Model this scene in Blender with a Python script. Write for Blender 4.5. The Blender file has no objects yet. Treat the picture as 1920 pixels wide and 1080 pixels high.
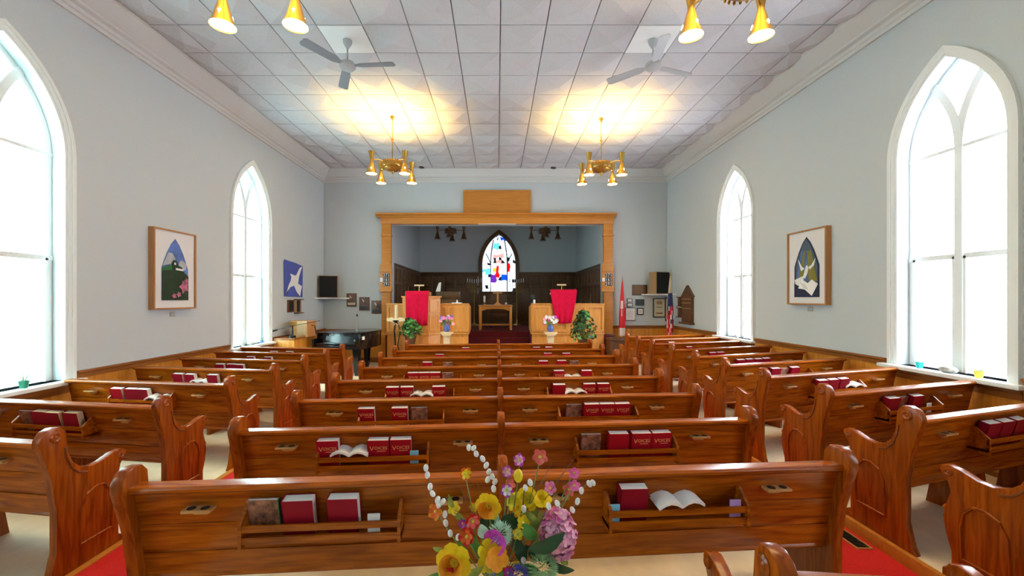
import bpy, bmesh, math, random
from mathutils import Vector, Matrix, Euler
random.seed(7)
R = math.radians
PI = math.pi
S = bpy.context.scene
C = S.collection
# ------------------------------------------------------------------ camera, world, light, exposure
F, VX, VY, HC = 755.0, 932.0, 560.0, 1.85        # focal length (px), vanishing point, eye height
cam = bpy.data.cameras.new('camera'); camo = bpy.data.objects.new('camera', cam); C.objects.link(camo)
cam.sensor_width = 36.0; cam.lens = 36.0 * F / 1920.0
cam.shift_x = (960 - VX) / 1920.0; cam.shift_y = (VY - 540) / 1920.0
cam.clip_start = 0.05
camo.location = (0, 0, HC); camo.rotation_euler = (R(90), 0, 0)
S.camera = camo
vs = S.view_settings
vs.view_transform = 'Standard'; vs.look = 'None'; vs.gamma = 1.0; vs.use_curve_mapping = False
vs.exposure = 0.2
w = bpy.data.worlds.new('sky'); S.world = w; w.use_nodes = True
bg = w.node_tree.nodes['Background']; bg.inputs[0].default_value = (0.88, 0.95, 1.0, 1); bg.inputs[1].default_value = 2.2

XL, XR, YF, YB, ZC = -5.05, 4.95, 11.75, -3.6, 5.59     # nave: left, right, front, rear wall, ceiling
SILL_L, SILL_R = 0.90, 1.04
# window: wall, centre along the wall, outer casing width, spring height
WINS = [('L', 4.10, 1.39, 3.50, SILL_L), ('L', 8.28, 1.39, 3.50, SILL_L), ('L', -0.10, 1.39, 3.50, SILL_L),
        ('R', 4.43, 1.28, 3.53, SILL_R), ('R', 8.36, 1.28, 3.53, SILL_R), ('R', 0.50, 1.28, 3.53, SILL_R)]  # third window on each wall is unseen, added to light the pew backs
def area(name, loc, rot, sx, sy, power, col):
    l = bpy.data.lights.new(name, 'AREA'); l.shape = 'RECTANGLE'; l.size = sx; l.size_y = sy; l.energy = power; l.color = col
    o = bpy.data.objects.new(name, l); C.objects.link(o); o.location = loc; o.rotation_euler = rot
    return o
for side, yc, ww, sp, sill in WINS:                    # daylight just outside every nave window, the added unseen rear pair included
    if side == 'L': area('daylight', (XL - 0.62, yc, 2.75), (0, R(-90), 0), 4.2, 1.7, (320 if yc < 6 else 500) if yc > 1 else 220, (0.90, 0.95, 1.0))
    else: area('daylight', (XR + 0.62, yc, 2.8), (0, R(90), 0), 4.2, 1.7, (340 if yc < 6 else 520) if yc > 1 else 220, (0.92, 0.95, 1.0))

def W(px, py, Y):                                       # where a picture point lies at distance Y down the nave
    return Vector(((px - VX) * Y / F, Y, HC - (py - VY) * Y / F))
def WX(px, Y): return (px - VX) * Y / F
def WZ(py, Y): return HC - (py - VY) * Y / F
# ------------------------------------------------------------------ materials
MATS = {}
def nodes(name):
    m = bpy.data.materials.new(name); m.use_nodes = True
    nt = m.node_tree; b = nt.nodes['Principled BSDF']
    MATS[name] = m
    return m, nt, b
def plain(name, col, rough=0.6, metal=0.0, spec=0.5, noise=0.0, nscale=20.0, emit=None, estr=0.0, sheen=0.0, bump=0.0):
    m, nt, b = nodes(name)
    b.inputs['Base Color'].default_value = (*col, 1); b.inputs['Roughness'].default_value = rough
    b.inputs['Metallic'].default_value = metal; b.inputs['Specular IOR Level'].default_value = spec
    if noise or bump:
        tc = nt.nodes.new('ShaderNodeTexCoord'); n = nt.nodes.new('ShaderNodeTexNoise')
        n.inputs['Scale'].default_value = nscale; n.inputs['Detail'].default_value = 4
        nt.links.new(tc.outputs['Object'], n.inputs['Vector'])
        if noise:
            r = nt.nodes.new('ShaderNodeValToRGB')
            r.color_ramp.elements[0].position = 0.3; r.color_ramp.elements[1].position = 0.7
            r.color_ramp.elements[0].color = (*[c * (1 - noise) for c in col], 1)
            r.color_ramp.elements[1].color = (*[min(1, c * (1 + noise)) for c in col], 1)
            nt.links.new(n.outputs['Fac'], r.inputs['Fac']); nt.links.new(r.outputs['Color'], b.inputs['Base Color'])
        if bump:
            bp = nt.nodes.new('ShaderNodeBump'); bp.inputs['Strength'].default_value = bump; bp.inputs['Distance'].default_value = 0.01
            nt.links.new(n.outputs['Fac'], bp.inputs['Height']); nt.links.new(bp.outputs['Normal'], b.inputs['Normal'])
    if emit:
        b.inputs['Emission Color'].default_value = (*emit, 1); b.inputs['Emission Strength'].default_value = estr
    return m
def wood(name, dark, light, axis='x', rough=0.32, scale=9.0, coat=0.25, spec=0.4):
    m, nt, b = nodes(name)
    tc = nt.nodes.new('ShaderNodeTexCoord'); mp = nt.nodes.new('ShaderNodeMapping')
    sc = {'x': (0.09, 1, 1), 'y': (1, 0.09, 1), 'z': (1, 1, 0.09)}[axis]
    mp.inputs['Scale'].default_value = tuple(s * scale for s in sc)
    oi = nt.nodes.new('ShaderNodeObjectInfo'); cx = nt.nodes.new('ShaderNodeVectorMath'); cx.operation = 'SCALE'
    cx.inputs[0].default_value = (7, 13, 5); nt.links.new(oi.outputs['Random'], cx.inputs['Scale'])
    ad = nt.nodes.new('ShaderNodeVectorMath'); ad.operation = 'ADD'
    nt.links.new(tc.outputs['Object'], mp.inputs['Vector'])
    nt.links.new(mp.outputs['Vector'], ad.inputs[0]); nt.links.new(cx.outputs['Vector'], ad.inputs[1])
    n = nt.nodes.new('ShaderNodeTexNoise'); n.inputs['Scale'].default_value = 3.5; n.inputs['Detail'].default_value = 6
    n.inputs['Distortion'].default_value = 0.9
    nt.links.new(ad.outputs['Vector'], n.inputs['Vector'])
    r = nt.nodes.new('ShaderNodeValToRGB'); r.color_ramp.elements[0].position = 0.32; r.color_ramp.elements[1].position = 0.68
    r.color_ramp.elements[0].color = (*dark, 1); r.color_ramp.elements[1].color = (*light, 1)
    nt.links.new(n.outputs['Fac'], r.inputs['Fac']); nt.links.new(r.outputs['Color'], b.inputs['Base Color'])
    b.inputs['Specular IOR Level'].default_value = spec; b.inputs['Roughness'].default_value = rough; b.inputs['Coat Weight'].default_value = coat; b.inputs['Coat Roughness'].default_value = 0.2
    return m
def glassy(name, tint, diffuse=0.35, wire=False):
    m = bpy.data.materials.new(name); m.use_nodes = True; nt = m.node_tree
    nt.nodes.clear(); out = nt.nodes.new('ShaderNodeOutputMaterial')
    tr = nt.nodes.new('ShaderNodeBsdfTransparent'); tr.inputs[0].default_value = (*tint, 1)
    tl = nt.nodes.new('ShaderNodeBsdfTranslucent'); tl.inputs[0].default_value = (*tint, 1)
    gl = nt.nodes.new('ShaderNodeBsdfGlossy'); gl.inputs['Roughness'].default_value = 0.15
    m1 = nt.nodes.new('ShaderNodeMixShader'); m1.inputs[0].default_value = diffuse
    m2 = nt.nodes.new('ShaderNodeMixShader'); m2.inputs[0].default_value = 0.05
    nt.links.new(tr.outputs[0], m1.inputs[1]); nt.links.new(tl.outputs[0], m1.inputs[2])
    nt.links.new(m1.outputs[0], m2.inputs[1]); nt.links.new(gl.outputs[0], m2.inputs[2]); nt.links.new(m2.outputs[0], out.inputs[0])
    if wire:                                            # frosted wired glass: a diamond mesh in the pane
        tc = nt.nodes.new('ShaderNodeTexCoord'); mp = nt.nodes.new('ShaderNodeMapping')
        mp.inputs['Rotation'].default_value = (0, R(45), 0); mp.inputs['Scale'].default_value = (22, 22, 22)
        ck = nt.nodes.new('ShaderNodeTexBrick'); ck.inputs['Scale'].default_value = 1.0; ck.offset = 0
        ck.inputs['Color1'].default_value = (*tint, 1); ck.inputs['Color2'].default_value = (*[t * 0.97 for t in tint], 1)
        ck.inputs['Mortar'].default_value = (*[t * 0.72 for t in tint], 1); ck.inputs['Mortar Size'].default_value = 0.05
        ck.inputs['Brick Width'].default_value = 1; ck.inputs['Row Height'].default_value = 1
        sw = nt.nodes.new('ShaderNodeSeparateXYZ'); cb = nt.nodes.new('ShaderNodeCombineXYZ')
        nt.links.new(tc.outputs['Object'], mp.inputs['Vector']); nt.links.new(mp.outputs['Vector'], sw.inputs[0])
        nt.links.new(sw.outputs['X'], cb.inputs['X']); nt.links.new(sw.outputs['Z'], cb.inputs['Y']); nt.links.new(cb.outputs[0], ck.inputs['Vector'])
        nt.links.new(ck.outputs['Color'], tr.inputs[0])
    MATS[name] = m
    return m
plain('wall', (0.555, 0.605, 0.64), 0.85, noise=0.02, nscale=60, bump=0.05)
plain('plaster_white', (0.66, 0.66, 0.66), 0.7)
plain('tile', (0.55, 0.545, 0.58), 0.85, noise=0.035, nscale=35)
plain('tile_gap', (0.28, 0.27, 0.26), 0.9)
plain('white_paint', (0.83, 0.86, 0.86), 0.4)
plain('floor', (0.93, 0.80, 0.58), 0.42, noise=0.08, nscale=6)
plain('red_carpet', (0.62, 0.012, 0.012), 0.95, noise=0.15, nscale=120, bump=0.3)
plain('wine_carpet', (0.13, 0.006, 0.012), 0.95, noise=0.15, nscale=100)
wood('pew', (0.23, 0.046, 0.002), (0.50, 0.125, 0.005), 'x', 0.24, coat=0, spec=.32)
wood('pew_end', (0.19, 0.034, 0.002), (0.38, 0.080, 0.004), 'z', 0.24, coat=0, spec=.32)
wood('pew_dark', (0.13, 0.035, 0.008), (0.22, 0.065, 0.012), 'x', 0.35)
wood('oak', (0.62, 0.26, 0.05), (0.76, 0.36, 0.09), 'z', 0.45, 6, .1)
wood('oak_x', (0.52, 0.19, 0.025), (0.62, 0.25, 0.04), 'x', 0.45, 6, .1)
wood('wainscot', (0.52, 0.19, 0.022), (0.70, 0.30, 0.045), 'z', 0.4, 5, .1)
wood('wainscot_cap', (0.22, 0.07, 0.014), (0.32, 0.11, 0.022), 'x', 0.35, 5)
wood('panel_dark', (0.085, 0.04, 0.013), (0.15, 0.07, 0.025), 'z', 0.4, 6)
wood('brown', (0.09, 0.035, 0.015), (0.15, 0.06, 0.025), 'x', 0.45, 6)
wood('frame_wood', (0.42, 0.19, 0.06), (0.52, 0.25, 0.09), 'z', 0.45, 6)
glassy('glass_left', (0.80, 0.96, 0.94), 0.45, True)
glassy('glass_right', (0.95, 0.98, 1.0), 0.4)
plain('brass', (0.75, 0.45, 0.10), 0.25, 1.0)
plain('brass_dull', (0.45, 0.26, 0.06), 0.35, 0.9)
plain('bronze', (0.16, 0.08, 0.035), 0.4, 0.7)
plain('bulb', (1, 0.9, 0.7), 0.5, emit=(1.0, 0.83, 0.45), estr=22)
plain('cross_light', (1, 0.95, 0.8), 0.5, emit=(1.0, 0.9, 0.65), estr=5)
plain('bulb_off', (0.5, 0.48, 0.42), 0.4)
plain('black', (0.008, 0.008, 0.01), 0.35)
plain('piano_black', (0.006, 0.008, 0.012), 0.12)
plain('black_cloth', (0.01, 0.01, 0.011), 0.9)
plain('fan_white', (0.42, 0.43, 0.45), 0.4)
plain('fan_grey', (0.22, 0.24, 0.28), 0.45)
plain('book_red', (0.44, 0.006, 0.018), 0.5, spec=.15)
plain('book_wine', (0.30, 0.005, 0.02), 0.5, spec=.15)
plain('paper', (0.96, 0.95, 0.93), 0.7)
plain('paper_cream', (0.80, 0.66, 0.42), 0.7)
plain('gold_ink', (0.80, 0.42, 0.16), 0.5)
plain('cover_photo', (0.30, 0.13, 0.08), 0.5, noise=0.8, nscale=28)
plain('cover_green', (0.05, 0.22, 0.09), 0.5)
plain('leaflet_purple', (0.55, 0.35, 0.75), 0.6)
plain('leaflet_blue', (0.25, 0.65, 0.85), 0.6)
plain('cup_wood', (0.55, 0.28, 0.09), 0.4)
plain('fuchsia_cloth', (0.64, 0.006, 0.05), 0.9, spec=.15, noise=0.08, nscale=10)
plain('pedestal', (0.72, 0.55, 0.33), 0.5)
plain('white', (0.85, 0.85, 0.85), 0.6)
plain('stone_grey', (0.42, 0.42, 0.40), 0.8, noise=0.3, nscale=30)
plain('leaf_dark', (0.010, 0.065, 0.022), 0.5, noise=0.3, nscale=30)
plain('leaf_mid', (0.08, 0.28, 0.05), 0.5, noise=0.3, nscale=30)
plain('leaf_olive', (0.34, 0.42, 0.07), 0.55, noise=0.3, nscale=30)
plain('stem', (0.22, 0.28, 0.07), 0.6)
plain('twig', (0.16, 0.09, 0.05), 0.7)
plain('catkin', (0.92, 0.92, 0.90), 0.9, noise=0.12, nscale=150)
plain('yellow', (1.0, 0.72, 0.01), 0.55, noise=0.12, nscale=60)
plain('yellow_pale', (0.95, 0.85, 0.12), 0.55, noise=0.15, nscale=60)
plain('orange', (1.0, 0.36, 0.01), 0.55, noise=0.15, nscale=60)
plain('orange_red', (1.0, 0.16, 0.02), 0.55, noise=0.15, nscale=60)
plain('red_petal', (0.80, 0.02, 0.03), 0.55, noise=0.25, nscale=60)
plain('coral', (1.0, 0.20, 0.17), 0.55, noise=0.15, nscale=60)
plain('pink', (1.0, 0.22, 0.58), 0.55, noise=0.12, nscale=60)
plain('pink_pale', (1.0, 0.44, 0.62), 0.6, noise=0.15, nscale=60)
plain('purple', (0.62, 0.05, 0.55), 0.55, noise=0.3, nscale=60)
plain('mint', (0.65, 0.88, 0.74), 0.6, noise=0.15, nscale=60)
plain('mint_green', (0.45, 0.68, 0.36), 0.6, noise=0.15, nscale=60)
plain('blue_petal', (0.18, 0.16, 0.62), 0.6, noise=0.2, nscale=60)
plain('blue_ceramic', (0.10, 0.16, 0.55), 0.25, noise=0.5, nscale=40)
plain('pot_green', (0.02, 0.25, 0.15), 0.4)
plain('turquoise', (0.02, 0.60, 0.60), 0.3)
plain('steel', (0.45, 0.45, 0.45), 0.35, 0.8)
plain('iron', (0.02, 0.02, 0.02), 0.5, 0.6)
plain('banner_blue', (0.07, 0.10, 0.42), 0.85)
plain('sky_blue', (0.10, 0.18, 0.50), 0.6, noise=0.3, nscale=6)
plain('hill_green', (0.010, 0.035, 0.012), 0.6, noise=0.4, nscale=6)
plain('art_green', (0.02, 0.14, 0.03), 0.6)
plain('art_cloud', (0.42, 0.45, 0.48), 0.6, noise=0.2, nscale=8)
plain('art_navy', (0.012, 0.018, 0.06), 0.6)
plain('art_olive', (0.23, 0.21, 0.03), 0.6)
plain('art_slate', (0.07, 0.11, 0.17), 0.6)
plain('art_pink', (0.45, 0.13, 0.22), 0.6, noise=0.5, nscale=20)
plain('mat_white', (0.78, 0.77, 0.78), 0.7)
plain('parchment', (0.62, 0.52, 0.36), 0.7)
plain('slate_plaque', (0.05, 0.045, 0.035), 0.45)
plain('flag_red', (0.70, 0.02, 0.03), 0.7)
plain('flag_white', (0.82, 0.74, 0.74), 0.7)
plain('flag_navy', (0.03, 0.03, 0.14), 0.7)
plain('lead', (0.02, 0.02, 0.022), 0.5, 0.5)
plain('speaker_wood', (0.38, 0.22, 0.10), 0.5)
for n_, c_ in {'sg_white': (0.95, 0.97, 1.0), 'sg_pale': (0.85, 0.92, 0.96), 'sg_red': (0.85, 0.05, 0.05), 'sg_blue': (0.03, 0.25, 0.8),
               'sg_aqua': (0.35, 0.75, 0.85), 'sg_gold': (0.95, 0.62, 0.12), 'sg_purple': (0.35, 0.12, 0.55), 'sg_rose': (0.95, 0.55, 0.5),
               'sg_dark': (0.06, 0.08, 0.08)}.items():
    glassy(n_, c_, 0.25)
# ------------------------------------------------------------------ mesh helpers
class MB:
    def __init__(s): s.v = []; s.f = []; s.m = []
    def add(s, vs_, fs_, mi=0):
        o = len(s.v); s.v += [tuple(p) for p in vs_]
        for f in fs_: s.f.append([i + o for i in f]); s.m.append(mi)
        return s
    def box(s, x0, x1, y0, y1, z0, z1, mi=0):
        return s.add([(x, y, z) for z in (z0, z1) for y in (y0, y1) for x in (x0, x1)],
                     [(0, 2, 3, 1), (4, 5, 7, 6), (0, 1, 5, 4), (2, 6, 7, 3), (0, 4, 6, 2), (1, 3, 7, 5)], mi)
    def prism(s, pts, a0, a1, axis='x', mi=0):          # polygon (two coordinates) pushed along the third axis
        def p3(a, p):
            return {'x': (a, p[0], p[1]), 'y': (p[0], a, p[1]), 'z': (p[0], p[1], a)}[axis]
        n = len(pts)
        return s.add([p3(a0, p) for p in pts] + [p3(a1, p) for p in pts],
                     [list(range(n))[::-1], list(range(n, 2 * n))] + [(i, (i + 1) % n, n + (i + 1) % n, n + i) for i in range(n)], mi)
    def band(s, A, B, y0, y1, closed=False, mi=0):      # strip between two outlines (x, z), with depth
        n = len(A); k = n if closed else n - 1
        vs_ = [(p[0], y0, p[1]) for p in A] + [(p[0], y0, p[1]) for p in B] + [(p[0], y1, p[1]) for p in A] + [(p[0], y1, p[1]) for p in B]
        fs_ = []
        for i in range(k):
            j = (i + 1) % n
            fs_ += [(i, j, n + j, n + i), (2 * n + i, 3 * n + i, 3 * n + j, 2 * n + j), (i, 2 * n + i, 2 * n + j, j), (n + i, n + j, 3 * n + j, 3 * n + i)]
        if not closed: fs_ += [(0, n, 3 * n, 2 * n), (n - 1, 3 * n - 1, 4 * n - 1, 2 * n - 1)]
        return s.add(vs_, fs_, mi)
    def lathe(s, prof, n=16, c=(0, 0, 0), mi=0, mat=None):
        vs_ = []
        for r, z in prof:
            for i in range(n):
                a = 2 * PI * i / n; p = Vector((r * math.cos(a), r * math.sin(a), z))
                if mat is not None: p = mat @ p
                vs_.append(p + Vector(c))
        fs_ = [(k * n + i, k * n + (i + 1) % n, (k + 1) * n + (i + 1) % n, (k + 1) * n + i) for k in range(len(prof) - 1) for i in range(n)]
        if prof[0][0] > 1e-6: fs_.append(list(range(n))[::-1])
        if prof[-1][0] > 1e-6: fs_.append([(len(prof) - 1) * n + i for i in range(n)])
        return s.add(vs_, fs_, mi)
    def shell(s, prof, n=16, c=(0, 0, 0), mi=0):        # lathe without end caps
        vs_ = [(c[0] + r * math.cos(2 * PI * i / n), c[1] + r * math.sin(2 * PI * i / n), c[2] + z) for r, z in prof for i in range(n)]
        return s.add(vs_, [(k * n + i, k * n + (i + 1) % n, (k + 1) * n + (i + 1) % n, (k + 1) * n + i) for k in range(len(prof) - 1) for i in range(n)], mi)
    def tube(s, path, r, n=8, mi=0):
        path = [Vector(p) for p in path]; m = len(path)
        rs = r if isinstance(r, (list, tuple)) else [r] * m
        vs_ = []
        up = Vector((0, 0, 1))
        for i, p in enumerate(path):
            t = (path[min(i + 1, m - 1)] - path[max(i - 1, 0)]).normalized()
            a = t.cross(up)
            if a.length < 1e-3: a = t.cross(Vector((1, 0, 0)))
            a.normalize(); b = a.cross(t)
            vs_ += [p + rs[i] * (math.cos(2 * PI * k / n) * a + math.sin(2 * PI * k / n) * b) for k in range(n)]
        fs_ = [(i * n + k, i * n + (k + 1) % n, (i + 1) * n + (k + 1) % n, (i + 1) * n + k) for i in range(m - 1) for k in range(n)]
        fs_ += [list(range(n))[::-1], [(m - 1) * n + k for k in range(n)]]
        return s.add(vs_, fs_, mi)
    def blob(s, c, rx, ry, rz, n=8, k=5, M=None, mi=0):
        prof = [(math.sin(PI * i / k), -math.cos(PI * i / k)) for i in range(k + 1)]
        vs_ = []
        for r, z in prof[1:-1]:
            for i in range(n):
                vs_.append(Vector((rx * r * math.cos(2 * PI * i / n), ry * r * math.sin(2 * PI * i / n), rz * z)))
        vs_ += [Vector((0, 0, -rz)), Vector((0, 0, rz))]
        if M is not None: vs_ = [M @ p for p in vs_]
        m = k - 1
        fs_ = [(j * n + i, j * n + (i + 1) % n, (j + 1) * n + (i + 1) % n, (j + 1) * n + i) for j in range(m - 1) for i in range(n)]
        fs_ += [(m * n, (i + 1) % n, i) for i in range(n)] + [(m * n + 1, (m - 1) * n + i, (m - 1) * n + (i + 1) % n) for i in range(n)]
        return s.add([p + Vector(c) for p in vs_], fs_, mi)
    def mesh(s, name, mats, smooth=True, bevel=0.0, ang=35):
        me = bpy.data.meshes.new(name); me.from_pydata(s.v, [], s.f)
        bm = bmesh.new(); bm.from_mesh(me)
        bm.faces.ensure_lookup_table()
        for i, f in enumerate(bm.faces): f.material_index = s.m[i]
        bmesh.ops.recalc_face_normals(bm, faces=bm.faces)
        if bevel:
            es = [e for e in bm.edges if len(e.link_faces) == 2 and e.calc_face_angle(0) > R(50)]
            bmesh.ops.bevel(bm, geom=es, offset=bevel, segments=2, affect='EDGES', profile=0.6)
        bm.to_mesh(me); bm.free()
        for mt in (mats if isinstance(mats, (list, tuple)) else [mats]): me.materials.append(MATS[mt])
        if smooth and len(me.polygons):
            me.polygons.foreach_set('use_smooth', [True] * len(me.polygons)); me.set_sharp_from_angle(angle=R(ang))
        return me
    def obj(s, name, mats, parent=None, loc=(0, 0, 0), rot=(0, 0, 0), **k):
        return link(name, s.mesh(name, mats, **k), parent, loc, rot)
def link(name, me, parent=None, loc=(0, 0, 0), rot=(0, 0, 0)):
    o = bpy.data.objects.new(name, me); C.objects.link(o); o.parent = parent
    o.location = loc; o.rotation_euler = rot
    return o
def tag(o, label, cat, group=None):
    o['label'] = label; o['category'] = cat
    if group: o['group'] = group
    return o
def thing(name, label, cat, loc=(0, 0, 0), rz=0.0, group=None):
    return tag(link(name, None, None, loc, (0, 0, rz)), label, cat, group)
def struct(o): o['kind'] = 'structure'; return o
def copy_tree(o, parent=None):
    c = o.copy(); C.objects.link(c); c.parent = parent
    for ch in list(o.children): copy_tree(ch, c)
    return c
FONT = {}
def text_mesh(name, txt, size, mat, depth=0.0008):
    if (txt, size, mat) not in FONT:
        cu = bpy.data.curves.new(name, 'FONT'); cu.body = txt; cu.size = size; cu.extrude = depth; cu.align_x = 'CENTER'; cu.align_y = 'CENTER'
        cu.resolution_u = 2
        o = bpy.data.objects.new(name, cu); C.objects.link(o)
        bpy.context.view_layer.update()
        me = bpy.data.meshes.new_from_object(o.evaluated_get(bpy.context.evaluated_depsgraph_get()))
        bpy.data.objects.remove(o); bpy.data.curves.remove(cu)
        me.name = name; me.materials.clear(); me.materials.append(MATS[mat])
        FONT[(txt, size, mat)] = me
    return FONT[(txt, size, mat)]
ORD = ['first', 'second', 'third', 'fourth', 'fifth', 'sixth', 'seventh', 'eighth', 'ninth', 'tenth']
# ------------------------------------------------------------------ arches
def arch(wd, sp, bot, off=0.0, n=10):                   # outline of an equilateral pointed arch, from bottom left to bottom right
    h = wd / 2; r = wd - off; L = []
    a1 = math.acos(h / r)
    for i in range(n + 1):
        a = PI - (PI - (PI - a1)) * i / n
        L.append((h + r * math.cos(a), sp + r * math.sin(a)))
    pts = [(-h + off, bot)] + L
    return pts + [(-x, z) for x, z in reversed(pts[:-1])]
# ------------------------------------------------------------------ nave shell
CL, CR, CF = -4.76, 4.74, 11.55                         # edges of the flat ceiling inside the cornice
struct(MB().box(XL - .3, XR + .3, YB - .3, 17.2, -0.12, 0.0).obj('floor', 'floor', smooth=False))
def wall_mesh(x0, x1, H, wins, th=0.30, opening=None):
    b = MB(); xs = x0
    def q(a, c, z0, z1): b.add([(a, 0, z0), (c, 0, z0), (c, 0, z1), (a, 0, z1)], [(0, 1, 2, 3)])
    for xc, wd, sp, sill in sorted(wins):
        o = arch(wd, sp, sill, 0.10)
        q(xs, xc + o[0][0], 0, H); q(xc + o[0][0], xc + o[-1][0], 0, sill)
        for i in range(1, len(o) - 2):
            a, c = o[i], o[i + 1]
            b.add([(xc + a[0], 0, a[1]), (xc + c[0], 0, c[1]), (xc + c[0], 0, H), (xc + a[0], 0, H)], [(0, 1, 2, 3)])
        k = len(o)
        b.add([(xc + p[0], 0, p[1]) for p in o] + [(xc + p[0], th, p[1]) for p in o], [(i, (i + 1) % k, k + (i + 1) % k, k + i) for i in range(k)])
        xs = xc + o[-1][0]
    q(xs, x1, 0, H)
    b.box(x0, x0 + .01, 0, th, 0, H); b.box(x1 - .01, x1, 0, th, 0, H)
    return b
struct(wall_mesh(YB, YF, ZC + .1, [(y, a, s_, z) for sd, y, a, s_, z in WINS if sd == 'L']).obj('wall_left', 'wall', loc=(XL, 0, 0), rot=(0, 0, R(90)), smooth=False))
struct(wall_mesh(-YF, -YB, ZC + .1, [(-y, a, s_, z) for sd, y, a, s_, z in WINS if sd == 'R']).obj('wall_right', 'wall', loc=(XR, 0, 0), rot=(0, 0, R(-90)), smooth=False))
struct(MB().box(XL - .3, XR + .3, YB - .2, YB, 0, ZC + .1).obj('wall_back', 'wall', smooth=False))
OL, OR_, OT = -3.07, 3.08, 4.01                         # the chancel opening
struct(MB().box(XL - .3, OL, YF, YF + .25, 0, ZC + .1).box(OR_, XR + .3, YF, YF + .25, 0, ZC + .1).box(OL, OR_, YF, YF + .25, OT, ZC + .1)
       .obj('wall_front', 'wall', smooth=False))
# ceiling with lay-in tiles, each a shallow folded pyramid
ceil = struct(MB().box(XL - .3, XR + .3, YB - .2, YF + .25, ZC + .03, ZC + .12).obj('ceiling', 'tile_gap', smooth=False))
TS = 0.63
def tile_geo(wd, dp, px, py, sag):
    g = 0.007
    return [(g, g, 0), (wd - g, g, 0), (wd - g, dp - g, 0), (g, dp - g, 0), (px * wd, py * dp, -sag), (g, g, .03), (wd - g, g, .03), (wd - g, dp - g, .03), (g, dp - g, .03)], \
           [(0, 4, 1), (1, 4, 2), (2, 4, 3), (3, 4, 0), (0, 1, 6, 5), (1, 2, 7, 6), (2, 3, 8, 7), (3, 0, 5, 8)]
xb = [CL] + [0.046 + TS * k for k in range(-7, 8) if CL + .05 < 0.046 + TS * k < CR - .05] + [CR]
yb = [8.0 + 0.625 * k for k in range(-18, 6)] + [CF]
rest = MB(); cache = {}
for j in range(len(yb) - 1):
    for i in range(len(xb) - 1):
        wd, dp = xb[i + 1] - xb[i], yb[j + 1] - yb[j]
        var = random.randrange(5)
        if any(xb[i] < fx < xb[i + 1] and yb[j] < 5.812 < yb[j + 1] for fx in (-2.159, 2.251)): continue
        key = (round(wd, 3), round(dp, 3), var)
        if yb[j] > 2.9:
            if key not in cache:
                rr = random.Random(var * 31 + 5)
                v_, f_ = tile_geo(wd, dp, rr.uniform(.52, .74), rr.uniform(.30, .5), rr.uniform(.045, .075))
                cache[key] = MB().add(v_, f_).mesh('ceiling_tile', 'tile', smooth=False)
            link('ceiling_tile', cache[key], ceil, (xb[i], yb[j], ZC))
        else:
            v_, f_ = tile_geo(wd, dp, .62, .4, .04)
            rest.add([(a + xb[i], b_ + yb[j], c_ + ZC) for a, b_, c_ in v_], f_)
o = rest.obj('ceiling_tile_field', 'tile', ceil, smooth=False); o['kind'] = 'stuff'
for px, py in ((790.8, 311), (1038, 312)):
    Y = (ZC - HC) * F / (VY - py)
    o = tag(MB().lathe([(.0, -.035), (.055, -.035), (.075, -.025), (.085, 0), (.085, .06)], 20, (WX(px, Y), Y, ZC - .03)).obj('recessed_light', 'black'),
            'black round recessed ceiling light above the %s of the lintel' % ('left half' if px < 900 else 'right half'), 'light', 'recessed ceiling lights')
# cornice on three walls: profile (distance from the wall, height)
PR = [(0, -.36), (.03, -.36), (.03, -.31), (.05, -.30), (.05, -.25), (.10, -.23), (.10, -.20), (.13, -.18), (.26, -.02), (.29, -.01), (.29, .02), (0, .02)]
def cornice(n, loc, rz, x0, x1, dscale=1.0):
    b = MB(); k = len(PR)
    v_ = [(x0 + d * dscale, -d * dscale, ZC + z) for d, z in PR] + [(x1 - d * dscale, -d * dscale, ZC + z) for d, z in PR]
    b.add(v_, [(i, (i + 1) % k, k + (i + 1) % k, k + i) for i in range(k)])
    struct(b.obj('trim_%d' % n, 'plaster_white', loc=loc, rot=(0, 0, rz), ang=25))
cornice(1, (XL, 0, 0), R(90), YB, YF); cornice(2, (XR, 0, 0), R(-90), -YF, -YB); cornice(3, (0, YF, 0), 0, XL, XR, .75)
# wainscot: boards and a cap on each wall
def wainscot(n, loc, rz, x0, x1, top, mat='wainscot', bw=0.62):
    t = struct(link('trim_%d' % n, None, None, loc, (0, 0, rz)))
    k = max(1, round((x1 - x0) / bw)); bw = (x1 - x0) / k
    for i in range(k):
        b = MB().box(x0 + i * bw + .002, x0 + (i + 1) * bw - .002, -.025, 0, 0.0, top - .05)
        b.obj('panel', mat, t, smooth=False)
    MB().box(x0, x1, -.034, 0, 0, .14).obj('baseboard', 'wainscot_cap', t, bevel=.006)
    MB().prism([(0, top), (-.05, top), (-.05, top - .025), (-.034, top - .035), (-.034, top - .09), (0, top - .09)], x0, x1).obj('cap_rail', 'wainscot_cap', t)
def wall_runs(side):                                    # between the windows the panelling rises to the cap, under them it stops at the sill
    ws = sorted([((y if side == 'L' else -y), a) for sd, y, a, s_, z in WINS if sd == side]); return ws
tn = 4
for side, loc, rz, lo, hi, top, sill in (('L', (XL, 0, 0), R(90), YB, YF, .985, SILL_L), ('R', (XR, 0, 0), R(-90), -YF, -YB, 1.10, SILL_R)):
    xs = lo
    for xc, a in wall_runs(side):
        wainscot(tn, loc, rz, xs, xc - a / 2 - .02, top); tn += 1
        wainscot(tn, loc, rz, xc - a / 2 - .02, xc + a / 2 + .02, sill - .06); tn += 1
        xs = xc + a / 2 + .02
    wainscot(tn, loc, rz, xs, hi, top); tn += 1
wainscot(tn, (0, YF, 0), 0, XL, OL - .27, .96); tn += 1
wainscot(tn, (0, YF, 0), 0, OR_ + .27, XR, 1.07); tn += 1
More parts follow.
